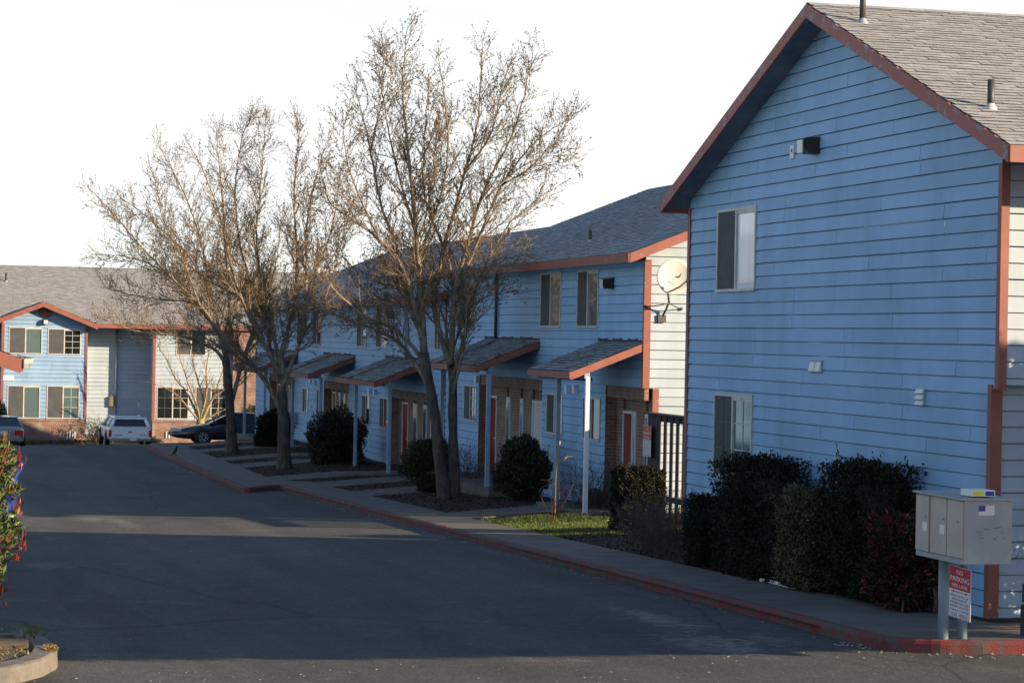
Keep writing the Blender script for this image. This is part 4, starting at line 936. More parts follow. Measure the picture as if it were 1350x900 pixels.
b = MB(); b.tube([st_, st_ * .4 + fp * .6 - V3(0, 0, .04), fp], .018, 6); fa = b.build('feed_arm', M['darkgrey'], ds, True)
b = MB(); b.tube([fp, fp - dn * .09], [.045, .035], 10); b.build('receiver', M['dish'], ds, True)
# ------------------------------------------------------------------ vehicles
def loft(b, st, prof):
    """st: (x, zb, zt, w); prof gives the half section as (fraction of w, fraction of height)"""
    k = len(prof); full = prof + [(-a, c) for a, c in prof[::-1] if a > 1e-6]
    n = len(full); vs = []
    for x, zb_, zt_, w_ in st:
        for a, c in full: vs.append((x, a * w_, zb_ + c * (zt_ - zb_)))
    fs = [[j * n + i, j * n + (i + 1) % n, (j + 1) * n + (i + 1) % n, (j + 1) * n + i] for j in range(len(st) - 1) for i in range(n)]
    fs += [list(range(n)), [(len(st) - 1) * n + i for i in range(n)][::-1]]
    return vs, fs
SEC = [(0, 0), (.80, 0), (.96, .10), (1., .35), (.985, .65), (.95, .86), (.86, .97), (.55, 1.), (0, 1.01)]
def car(name, label, loc, rot, paint, st, cab, wheels, wr, tail=None, head=None, extras=None, pr=.05):
    root = empty(name, loc, label, 'car' if name != 'pickup_truck' else 'pickup truck'); Lc = V3(*loc)
    def build(b, n, m, par, smooth=False):
        b.v = [v + Lc for v in b.v]; return b.build(n, m, par, smooth)
    b = MB(); b.add(*loft(b, st, SEC)); bo = build(b, 'body', paint, root, True); es = bo.modifiers.new('e', 'EDGE_SPLIT'); es.split_angle = math.radians(42)
    (xb_, zb1), (xt_, zt1), (xf_, zt2), (xw_, zb2), wb_, wt_ = cab
    lw, tw = [(xb_, -wb_, zb1), (xw_, -wb_, zb2), (xw_, wb_, zb2), (xb_, wb_, zb1)], [(xt_, -wt_, zt1), (xf_, -wt_, zt2), (xf_, wt_, zt2), (xt_, wt_, zt1)]
    b = MB(); b.add(lw + tw, [[0, 1, 5, 4], [1, 2, 6, 5], [2, 3, 7, 6], [3, 0, 4, 7], [4, 5, 6, 7]]); build(b, 'window', M['carglass'], root)
    b = MB(); xs_ = np.linspace(xt_ - .04, xf_ + .04, 7); b.add(*loft(b, [(x, (zt1 + (zt2 - zt1) * i / 6) - .015, (zt1 + (zt2 - zt1) * i / 6) + .045 - .02 * abs(i - 3) / 3, wt_ + .025) for i, x in enumerate(xs_)], [(0, 0), (.97, 0), (1, .4), (.9, .9), (0, 1.1)])); ro_ = build(b, 'roof', paint, root, True); ro_.modifiers.new('e', 'EDGE_SPLIT').split_angle = math.radians(50)
    for i in range(4):
        b = MB(); b.tube([V3(*lw[i]), V3(*tw[i])], [pr, pr * .8], 8); build(b, 'pillar', paint, root, True)
    xm = (xt_ + xf_) / 2
    for s_ in (-1, 1):
        b = MB(); b.tube([(xm, s_ * wb_ * 1.0, (zb1 + zb2) / 2), (xm - .03, s_ * wt_, (zt1 + zt2) / 2)], .035, 6); build(b, 'pillar', paint, root, True)
        b = MB(); b.lathe([(.02, -.1), (.075, -.08), (.08, .03), (.03, .06)], 10, (xw_ - .15, s_ * (wb_ + .14), zb2 + .05), 'y'); build(b, 'mirror', paint, root, True)
    wmax = max(q[3] for q in st)
    for x in wheels:
        for s_ in (-1, 1):
            b = MB(); b.lathe([(wr + .075, -.02), (wr + .075, .02)], 26, (x, s_ * (wmax - .015), wr + .02), 'y'); build(b, 'wheel_arch', M['black'], root)
            yo = s_ * (wmax - .06)
            b = MB(); b.lathe([(wr * .62, -.09), (wr * .95, -.095), (wr, -.06), (wr, .06), (wr * .95, .095), (wr * .62, .09)], 26, (x, yo, wr), 'y'); wo = build(b, 'wheel', M['tyre'], root, True)
            b = MB(); b.lathe([(wr * .62, -.05), (wr * .62, .05)], 24, (x, yo, wr), 'y'); build(b, 'hub', M['black'], wo)
            b = MB(); oy = yo + s_ * .098
            for kk in range(6):
                a = kk * math.pi / 3 + .3; d = V3(math.cos(a), 0, math.sin(a)); e = V3(-math.sin(a), 0, math.cos(a)); c_ = V3(x, oy, wr)
                b.add([c_ + e * .05, c_ - e * .05, c_ + d * wr * .6 - e * .035, c_ + d * wr * .6 + e * .035], [[0, 1, 2, 3]])
            for kk in range(24):
                a, a2 = kk * math.pi / 12, (kk + 1) * math.pi / 12; p = [V3(math.cos(q), 0, math.sin(q)) for q in (a, a2)]
                b.add([V3(x, oy, wr) + p[0] * wr * .58, V3(x, oy, wr) + p[1] * wr * .58, V3(x, oy, wr) + p[1] * wr * .68, V3(x, oy, wr) + p[0] * wr * .68], [[0, 1, 2, 3]])
            build(b, 'rim', M['rim'], wo)
    for lst, nm, mm in ((tail, 'taillight', M['taillight']), (head, 'headlight', M['headlight'])):
        for (lo, hi) in (lst or []):
            b = MB(); b.box(lo, hi); o = build(b, nm, mm, root); v = o.modifiers.new('b', 'BEVEL'); v.width = .02; v.segments = 2
    if extras:
        for nm, lo, hi, mm in extras:
            b = MB(); b.box(lo, hi); o = build(b, nm, mm, root); v = o.modifiers.new('b', 'BEVEL'); v.width = .012; v.segments = 2
    root.rotation_euler = (0, 0, rot); return root
SED = [(-2.38, .36, .78, .66), (-2.3, .28, .93, .80), (-1.95, .22, .99, .87), (-1.2, .2, .98, .90), (-.2, .19, .96, .90), (.8, .19, .93, .90), (1.3, .2, .88, .89), (1.9, .22, .76, .86), (2.25, .27, .64, .78), (2.4, .34, .54, .66)]
q = onY(268, 581, 107.3); zc = H(q[0] + 1, 107.8) - KERB
car('parked_car', 'dark navy sedan parked side on before the brick wall', (q[0] + 1.45, 108.2, zc), math.pi, M['car_navy'], [(x if x < 1.45 else 1.45 + (x - 1.45) * 1.45, a_, c_, d_) for x, a_, c_, d_ in SED],
    ((-1.85, .95), (-1.0, 1.37), (.10, 1.40), (1.15, .91), .80, .58), (-1.35, 1.45), .32,
    [((-2.36, -.72, .70), (-2.28, -.40, .86)), ((-2.36, .40, .70), (-2.28, .72, .86))], [((2.42, -.79, .56), (2.74, -.50, .67)), ((2.42, .50, .56), (2.74, .79, .67))],
    [('fog_lamp', (2.66, -.62, .36), (2.78, -.42, .43), M['headlight']), ('fog_lamp', (2.66, .42, .36), (2.78, .62, .43), M['headlight']), ('door_moulding', (-.9, .885, .48), (1.0, .915, .54), M['car_navy'])])
q = onY(6, 575, 109.); zc = H(q[0], 110.) - KERB
car('parked_car', 'silver sedan at the left edge, seen from behind past the red-tipped shrub', (q[0], 111.0, zc), math.pi / 2, M['car_silver'], SED,
    ((-1.85, .95), (-1.0, 1.36), (.10, 1.40), (1.15, .91), .80, .58), (-1.35, 1.45), .32,
    [((-2.40, -.80, .62), (-2.20, -.42, .84)), ((-2.40, .42, .62), (-2.20, .80, .84))], [((2.12, -.79, .56), (2.34, -.50, .68)), ((2.12, .50, .56), (2.34, .79, .68))],
    [('number_plate', (-2.405, -.20, .62), (-2.385, .20, .80), M['paper']), ('bumper', (-2.46, -.78, .36), (-2.3, .78, .54), M['car_silver'])])
q = onY(171, 584, 110.); zc = H(q[0], 112.) - KERB
TRK = [(-2.6, .42, .90, .95), (-2.5, .36, .94, .99), (-1., .32, .94, 1.0), (.4, .32, .95, 1.0), (1.3, .32, .94, .99), (2.2, .34, .86, .95), (2.5, .4, .80, .86)]
car('pickup_truck', 'white pickup truck with a windowed bed cap, tail towards the street', (q[0], 112.5, zc), math.pi / 2, M['car_white'], TRK,
    ((-2.55, .93), (-2.30, 1.34), (.4, 1.37), (1.15, .93), .86, .68), (-1.5, 1.5), .35,
    [((-2.66, -.97, .52), (-2.56, -.85, .84)), ((-2.66, .85, .52), (-2.56, .97, .84))], None,
    [('bumper', (-2.76, -.95, .33), (-2.6, .95, .46), M['chrome']), ('tailgate', (-2.64, -.82, .50), (-2.6, .82, .91), M['car_white']), ('tailgate_handle', (-2.66, -.09, .72), (-2.638, .09, .77), M['black']), ('tailgate_badge', (-2.65, .35, .58), (-2.638, .72, .61), M['darkgrey']), ('tailgate_badge', (-2.65, -.72, .58), (-2.638, -.42, .61), M['darkgrey']),
     ('number_plate', (-2.775, -.28, .34), (-2.758, .02, .45), M['paper']), ('rear_glass_frame', (-2.62, -.9, .92), (-2.52, .9, .985), M['car_white']), ('rear_glass_frame', (-2.40, -.7, 1.30), (-2.2, .7, 1.40), M['car_white'])], pr=.085)
# ------------------------------------------------------------------ crow
q = onG(231, 601); cz = q[2]
cr = empty('crow', q, 'small black crow standing on the far pavement', 'bird')
b = MB(); b.tube([V3(*q) + V3(*p) for p in ((-.12, .05, .03), (-.085, .03, .08), (-.045, .01, .14), (-.01, 0, .20), (.012, -.01, .26), (.025, -.015, .31), (.045, -.02, .335), (.07, -.03, .33), (.105, -.04, .315))], [.012, .026, .055, .07, .058, .038, .036, .016, .003], 10)
for s_ in (-.025, .025): b.tube([V3(*q) + V3(.0, s_, .15), V3(*q) + V3(-.01, s_, .07), V3(*q) + V3(.005, s_, .0), V3(*q) + V3(.05, s_, .004)], [.02, .007, .006, .003], 5)
b.build('body', M['crow'], cr, True)
b = MB(); b.add([V3(*q) + V3(*p) for p in ((.02, -.07, .25), (-.03, -.066, .19), (-.10, -.02, .06), (-.06, -.055, .10), (.0, -.07, .16))], [[0, 1, 2, 3, 4]]); b.add([V3(*q) + V3(*p) for p in ((.02, .07, .25), (-.03, .066, .19), (-.10, .07, .06), (-.06, .06, .10), (.0, .07, .16))], [[4, 3, 2, 1, 0]]); b.build('wing', M['crow'], cr)
# ------------------------------------------------------------------ window air conditioner, litter, pipe, small pots
p = onX(391, 557, RX); ac = empty('air_conditioner', p, 'boxy window air conditioner sticking out of the far row house', 'air conditioner')
b = MB(); b.box((RX - .45, p[1] - .35, p[2] - .02), (RX + .05, p[1] + .35, p[2] + .42)); b.build('case', M['boxgrey'], ac)
b = MB()
for i in range(6): b.box((RX - .456, p[1] - .3, p[2] + .04 + i * .055), (RX - .4505, p[1] + .3, p[2] + .07 + i * .055))
b.build('grille', M['darkgrey'], ac)
q = onG(812, 689, .05); b = MB(); rgl = np.random.default_rng(3)
n_, m_ = 10, 7; vs = []
for j in range(m_):
    for i in range(n_): a = 2 * math.pi * i / n_; r = (.17 * math.sin(math.pi * (j + .6) / m_) + .01) * rgl.uniform(.7, 1.2); vs.append((q[0] + r * 1.5 * math.cos(a), q[1] + r * 1.3 * math.sin(a), q[2] - .05 + .17 * j / m_ * rgl.uniform(.8, 1.1)))
b.add(vs, [[j * n_ + i, j * n_ + (i + 1) % n_, (j + 1) * n_ + (i + 1) % n_, (j + 1) * n_ + i] for j in range(m_ - 1) for i in range(n_)] + [[(m_ - 1) * n_ + i for i in range(n_)]])
lb = b.build('plastic_bag', M['paper'], None, False); tag(lb, 'crumpled white plastic bag lying at the end of the sunny lawn', 'bag')
q = onG(824, 688, .04); b = MB(); b.tube([q + V3(-.10, 0, -.02), q + V3(0, 0, .02), q + V3(.12, .02, -.02)], [.05, .07, .04], 7); tag(b.build('wrapper', M['navy'], None), 'dark blue wrapper beside the white bag on the lawn edge', 'litter')
a = onG(1003, 764, .02); c = onG(1046, 774, .02); b = MB(); b.tube([a, a * .6 + c * .4 + V3(.02, 0, .004), c], .028, 6); tag(b.build('plastic_pipe', M['paper'], None), 'white plastic pipe lying along the pavement under the hedge', 'pipe')
pz = onX(790, 655, 15.6)
for dx, dy, lab in ((0., 0., 'dark pot with pale rim standing by the brick entry, nearer of two'), (.0, .75, 'dark pot by the brick entry, farther of two')):
    b = MB(); b.lathe([(.13, -.01), (.19, .32), (.205, .33), (.205, .37), (.17, .37), (.16, .30)], 14, (15.55 + dx, 51.0 + dy, -3.735)); tag(b.build('plant_pot', M['darkgrey'], None, True), lab, 'plant pot', 'pots by the entry')
b = MB()   # blue plastic sheet snagged behind the shrub
sp = onY(16, 645, 29.6); vs = []
for j in range(13):
    for i in range(7):
        t = j / 12; wd = .085 * (1 - .65 * t) + .02; u = (i / 6 - .5) * 2
        vs.append((sp[0] + u * wd - .03 * t + .02 * math.sin(j * 1.3), sp[1] + .06 * math.cos(u * 3 + j * .5), sp[2] + .36 - .80 * t + .02 * math.sin(i * 2.1)))
b.add(vs, [[j * 7 + i, j * 7 + i + 1, (j + 1) * 7 + i + 1, (j + 1) * 7 + i] for j in range(12) for i in range(6)])
o = b.build('plastic_sheet', M['blueplastic'], None, True); o.modifiers.new('s', 'SOLIDIFY').thickness = .004; tag(o, 'vivid blue plastic sheet snagged behind the red-tipped shrub', 'plastic sheet')
# dark bollard at the right edge
q = onG(1349, 838); b = MB(); b.box((q[0] + .0, q[1] - .08, q[2] - .1), (q[0] + .16, q[1] + .08, q[2] + .36)); b.box((q[0] + .01, q[1] - .07, q[2] + .385), (q[0] + .15, q[1] + .07, q[2] + .60)); b.lathe([(.045, .3), (.045, .75)], 8, (q[0] + .08, q[1], q[2])); o = b.build('bollard', M['black'], None); tag(o, 'black post cut by the right edge, beside the mailbox', 'bollard')

# ------------------------------------------------------------------ plants
def unit(v): return v / (np.linalg.norm(v) + 1e-12)
def leaves(b, C, size, rg, asp=.45, mi=0, fold=.25, dirs=None, spread=1.):
    """one folded four-cornered leaf per centre"""
    n = len(C); d = rg.normal(0, 1, (n, 3))
    if dirs is not None: d = dirs + d * spread * .5
    d /= np.linalg.norm(d, axis=1)[:, None]; s = rg.normal(0, 1, (n, 3)); s -= d * (s * d).sum(1)[:, None]; s /= np.linalg.norm(s, axis=1)[:, None]
    nn = np.cross(d, s); L = size * rg.uniform(.65, 1.25, (n, 1))
    A = C - d * L * .5; T = C + d * L * .5; M1 = C + s * L * asp * .5 + nn * L * fold * .3; M2 = C - s * L * asp * .5 + nn * L * fold * .3
    vs = np.stack([A, M1, T, M2], 1).reshape(-1, 3)
    b.add(vs, (np.arange(n) * 4)[:, None] + np.arange(4), mi)
def spindles(b, P, D, L, R, mi=0):
    n = len(P); ref = np.array([.3, .8, .5]); a = np.cross(D, ref); a /= np.linalg.norm(a, axis=1)[:, None] + 1e-9; c = np.cross(D, a)
    L = L[:, None]; R = R[:, None]; mid = P + D * L * .6
    vs = np.stack([P, mid + a * R, mid + (-.5 * a + .87 * c) * R, mid + (-.5 * a - .87 * c) * R, P + D * L], 1).reshape(-1, 3)
    T = np.array([[0, 2, 1], [0, 3, 2], [0, 1, 3], [4, 1, 2], [4, 2, 3], [4, 3, 1]])
    b.add(vs, ((np.arange(n) * 5)[:, None, None] + T).reshape(-1, 3), mi)
def smooth_path(P, step):
    P = np.asarray(P, float); Q = np.vstack([2 * P[0] - P[1], P, 2 * P[-1] - P[-2]]); out = []
    for i in range(1, len(Q) - 2):
        p0, p1, p2, p3 = Q[i - 1:i + 3]; n = max(2, int(np.linalg.norm(p2 - p1) / step))
        for k in range(n):
            t = k / n; out.append(.5 * ((2 * p1) + (p2 - p0) * t + (2 * p0 - 5 * p1 + 4 * p2 - p3) * t * t + (3 * p1 - p0 - 3 * p2 + p3) * t ** 3))
    return np.array(out + [P[-1]])
def shoot(p, d, L, n, rg, up=.10, jit=.16):
    pts = [p]; d = unit(d); s = L / n
    for i in range(n):
        d = unit(d + np.array([0, 0, up]) + rg.normal(0, jit, 3)); pts.append(pts[-1] + d * s)
    return np.array(pts)
def side(t, rg, lo, hi):
    p = rg.normal(0, 1, 3); p -= t * (p @ t); p = unit(p); a = math.radians(rg.uniform(lo, hi)); return t * math.cos(a) + p * math.sin(a)
def bare_tree(label, base, D, trunks, limbs, seed, blen=1.5, sp1=.22, sp2=.105, budn=1.0, mats=('bark', 'twig', 'bud'), root_flare=True, group='bare street trees', up=.12, ang=(28, 58), twl=.55):
    """trunks and limbs are (pixel path, start radius, end radius, depth drift); the pixels only give each limb its place in the tree's own upright plane, the drift swings it out of that plane"""
    rg = np.random.default_rng(seed); root = empty('tree', base, label, 'tree', group)
    tb, lb_, tw, bd = MB(), MB(), MB(), MB(); dirN = unit(W[2])
    def path(px, drift, d0=0.):
        m = len(px); return smooth_path([ray(*q) * (D + d0 + drift * (i / (m - 1)) ** 1.2) for i, q in enumerate(px)], .18)
    allp = []
    for px, r0, r1, dr, d0 in trunks:
        P = path(px, dr, d0); f = np.linspace(0, 1, len(P)); R = r0 + (r1 - r0) * f
        if root_flare: R = R * (1 + .55 * np.exp(-f * len(P) * .18 / .35))
        R = R * (1 + rg.normal(0, .035, len(P))); P = P + rg.normal(0, .006, P.shape); tb.tube(P, R, 12)
        if root_flare: P[0] -= np.array([0, 0, .12])
    for px, r0, r1, dr, d0 in limbs:
        P = path(px, dr, d0); f = np.linspace(0, 1, len(P)); P = P + rg.normal(0, .012, P.shape) * f[:, None]
        lb_.tube(P, .86 * (r0 + (r1 - r0) * f ** .7), 7); allp.append((P, r0, r1))
    SP, SD = [], []
    def twig(p, d, L, r):
        n = 3 if L < .4 else 4; Q = shoot(p, d, L, n, rg, up * .8, .20); tw.tube(Q, np.linspace(r, r * .5, n + 1), 3, False)
        k = max(2, int(L / .05 * budn)); u = rg.uniform(.15, 1, k) * n; i = np.minimum(u.astype(int), n - 1); fr = (u - i)[:, None]
        pp = Q[i] * (1 - fr) + Q[i + 1] * fr; t = Q[i + 1] - Q[i]; t /= np.linalg.norm(t, axis=1)[:, None]
        s_ = rg.normal(0, 1, (k, 3)); dd = t + s_ * .55 + np.array([0, 0, .25]); dd /= np.linalg.norm(dd, axis=1)[:, None]; SP.append(pp); SD.append(dd)
        SP.append(Q[-1:]); SD.append(t[-1:])
    for P, r0, r1 in allp:
        seg = np.linalg.norm(np.diff(P, axis=0), axis=1); s = np.concatenate([[0], np.cumsum(seg)]); T = s[-1]; at = rg.uniform(.1, .3) + T * .08
        while at < T:
            i = min(np.searchsorted(s, at), len(P) - 1); f = at / T; t = unit(P[i] - P[i - 1]); L = blen * rg.uniform(.55, 1.15) * (1.05 - .72 * f)
            rb = min(.019, max(.007, (r0 + (r1 - r0) * f) * .34))
            n = max(4, int(L / .22)); Q = shoot(P[i], side(t, rg, *ang), L, n, rg, up, .13); tw.tube(Q, np.linspace(rb, .005, n + 1), 4, False)
            a2 = .12
            while a2 < L:
                g = a2 / L; j = min(int(g * n), n - 1); fr = g * n - j; pp = Q[j] * (1 - fr) + Q[j + 1] * fr; t2 = unit(Q[j + 1] - Q[j])
                twig(pp, side(t2, rg, 25, 60), twl * rg.uniform(.4, 1.3) * (1.05 - .55 * g), .0045); a2 += sp2 * rg.uniform(.7, 1.4)
            at += sp1 * rg.choice([.3, .6, 1., 1.5, 2.2])
        twig(P[-1], unit(P[-1] - P[-2]), .35, .006)
    SP = np.vstack(SP); SD = np.vstack(SD); n = len(SP)
    spindles(bd, SP, SD, rg.uniform(.035, .085, n), rg.uniform(.006, .013, n))
    tb.build('trunk', M[mats[0]], root, True); lb_.build('limbs', M['limb' if mats[0] == 'bark' else mats[0]], root, True); tw.build('twigs', M[mats[1]], root); bd.build('buds', M[mats[2]], root)
    return root
dep = lambda p: float(W[2] @ np.asarray(p))
# nearest tree: two stems from one root
bA = onG(592, 660, -.02); DA = dep(bA)
bare_tree('large bare twin-stemmed tree nearest the camera, standing in front of the row', bA, DA,
  [([(586, 664), (583, 630), (578, 590), (573, 545), (565, 500), (559, 465)], .155, .115, -.1, 0), ([(599, 664), (599, 620), (597, 560), (597, 505), (594, 478)], .14, .108, .25, .1)],
  [([(566, 508), (545, 475), (525, 450), (500, 437), (470, 425), (432, 410), (395, 396)], .085, .02, .9, 0), ([(561, 480), (540, 452), (512, 430), (480, 416), (440, 380), (420, 345)], .07, .015, -1.2, 0),
   ([(559, 468), (553, 430), (545, 395), (527, 345), (500, 315), (468, 292), (436, 268), (425, 235)], .10, .015, -.8, 0), ([(556, 440), (540, 405), (520, 320), (500, 262), (489, 200), (476, 145), (470, 120)], .085, .012, 1.1, 0),
   ([(559, 466), (556, 410), (551, 340), (547, 290), (541, 231), (535, 168), (531, 104), (537, 38)], .12, .012, -.3, 0), ([(549, 310), (528, 240), (512, 170), (503, 105), (508, 65)], .05, .01, .9, -.1),
   ([(551, 340), (575, 280), (590, 210), (588, 140), (580, 85)], .055, .01, -1.2, 0), ([(594, 482), (580, 440), (572, 400), (580, 350), (597, 285), (613, 227), (630, 159), (637, 64)], .10, .012, .6, .2),
   ([(594, 480), (597, 430), (600, 380), (615, 330), (636, 256), (670, 189), (691, 126), (702, 74)], .10, .012, -.9, .2), ([(600, 385), (625, 330), (662, 244), (704, 189), (754, 153)], .07, .01, -.2, 0),
   ([(640, 262), (680, 225), (715, 208), (752, 205)], .035, .008, .9, -.5), ([(596, 500), (613, 440), (622, 395), (640, 350), (668, 300), (705, 265), (735, 245)], .065, .01, 1.2, .2),
   ([(597, 520), (612, 455), (617, 400), (635, 365), (660, 345), (690, 335)], .05, .01, -1.4, .1), ([(553, 420), (530, 380), (500, 372), (465, 350), (440, 330)], .05, .01, 1.6, 0), ([(592, 470), (585, 420), (560, 360), (545, 330), (520, 320)], .05, .01, 1.9, .2), ([(600, 400), (590, 340), (560, 260), (560, 180), (565, 120)], .055, .01, 1.7, .1),
   ([(596, 470), (610, 420), (632, 395), (655, 388), (678, 384)], .04, .01, .6, .2), ([(556, 430), (535, 405), (505, 395), (470, 398)], .04, .01, .5, 0), ([(547, 290), (570, 240), (575, 190), (600, 150)], .04, .008, .4, -.3), ([(613, 227), (648, 175), (660, 120), (668, 95)], .04, .008, .5, .7), ([(662, 244), (700, 220), (735, 180), (748, 160)], .03, .008, -.6, -.1), ([(500, 315), (470, 250), (455, 200), (452, 160)], .045, .008, -.4, -.5), ([(489, 200), (500, 150), (520, 90), (523, 60)], .03, .007, .5, .8)],
  101, blen=1.5, sp1=.125, sp2=.072)
for pts in (((597, 656), (575, 664), (560, 668)), ((602, 658), (606, 668), (590, 670)), ((592, 655), (575, 658), (562, 661))): pass
bB = onG(374, 620, -.02); DB = dep(bB)
bare_tree('middle bare street tree with one long limb reaching left over the road', bB, DB,
  [([(375, 622), (374, 585), (373, 545), (372, 515)], .205, .16, 0, 0)],
  [([(373, 548), (360, 520), (342, 491), (315, 462), (285, 430), (262, 400), (222, 362), (180, 318), (148, 280), (125, 256)], .11, .014, -1.2, 0), ([(372, 518), (374, 490), (370, 473), (378, 440), (388, 395), (392, 340), (388, 270), (392, 200), (396, 165)], .12, .013, .4, 0),
   ([(373, 510), (384, 480), (394, 455), (402, 420), (404, 365), (404, 300), (415, 240), (430, 190)], .10, .012, -.7, 0), ([(371, 500), (358, 470), (352, 430), (345, 380), (338, 310), (345, 230), (350, 160)], .09, .012, .9, 0),
   ([(370, 498), (350, 455), (325, 410), (305, 350), (290, 285), (270, 230), (250, 190)], .09, .012, -1.5, 0), ([(372, 505), (362, 450), (340, 395), (318, 330), (310, 250), (318, 190), (330, 155)], .08, .012, 1.4, 0),
   ([(394, 450), (420, 410), (440, 360), (455, 300), (468, 255)], .06, .012, .8, -.2), ([(388, 395), (420, 350), (440, 290), (448, 225)], .055, .01, -1.3, 0), ([(352, 430), (320, 395), (275, 370), (235, 340), (200, 330)], .05, .01, 1.5, .2), ([(340, 490), (300, 462), (260, 440), (225, 430)], .05, .01, 1.0, -.3), ([(262, 400), (240, 340), (215, 290), (205, 240)], .05, .01, -.4, -1.)],
  202, blen=1.85, sp1=.115, sp2=.075)
bC = onG(305, 598, -.02); DC = dep(bC)
bare_tree('farthest of the bare street trees, dark forked trunk before the navy sedan', bC, DC,
  [([(306, 600), (305, 570), (303, 535), (300, 500), (297, 470)], .19, .14, 0, 0)],
  [([(303, 540), (312, 505), (322, 470), (335, 430), (342, 380), (335, 310), (340, 250)], .12, .014, .5, 0), ([(298, 480), (285, 462), (265, 452), (235, 442), (200, 440), (165, 432), (135, 420)], .09, .014, -1.2, 0), ([(297, 472), (290, 445), (270, 415), (240, 380), (205, 352), (165, 338), (130, 335)], .09, .012, .8, 0),
   ([(297, 470), (288, 430), (278, 380), (265, 320), (245, 260), (222, 215), (210, 195)], .09, .012, -.6, 0), ([(299, 470), (303, 430), (300, 370), (296, 300), (290, 230), (285, 170)], .09, .012, 1.2, 0), ([(322, 470), (345, 440), (352, 400), (365, 340), (372, 280)], .06, .012, -1., 0), ([(285, 430), (255, 400), (215, 395), (170, 388), (140, 380)], .05, .01, 1.7, 0), ([(278, 390), (250, 340), (210, 300), (180, 275), (160, 262)], .06, .01, 1.0, -.3)],
  303, blen=2.1, sp1=.115, sp2=.078)
bD = onY(266, 556, 116.6); bD[2] = H(bD[0], 116.6) - .1; DD = dep(bD)
gD = [(266, 579), (265, 566), (264, 552)]
bare_tree('small pollarded tree with pale yellow fanned branches before the far brick wall', bD, DD, [(gD, .22, .17, 0, 0)],
  [([(264, 556), (255, 535), (245, 515), (232, 500), (222, 478), (208, 455)], .09, .02, .3, 0), ([(264, 555), (258, 530), (248, 505), (240, 480), (232, 455)], .08, .02, -.3, 0), ([(265, 555), (268, 530), (262, 505), (255, 480), (250, 450)], .08, .02, .2, 0), ([(265, 556), (275, 535), (285, 520), (300, 512), (318, 500)], .09, .02, -.2, 0), ([(266, 556), (278, 530), (288, 505), (296, 480), (300, 455)], .08, .02, .3, 0), ([(264, 552), (272, 520), (272, 490), (275, 465), (278, 440)], .08, .02, -.2, 0), ([(264, 556), (250, 540), (235, 522), (215, 510), (200, 505)], .07, .02, -.3, 0), ([(266, 556), (285, 545), (305, 535), (320, 520)], .07, .02, .3, 0)],
  404, blen=1.1, sp1=.22, sp2=.16, budn=.35, mats=('palebark', 'twig', 'bud'), group='small trees by the far house', up=.16)

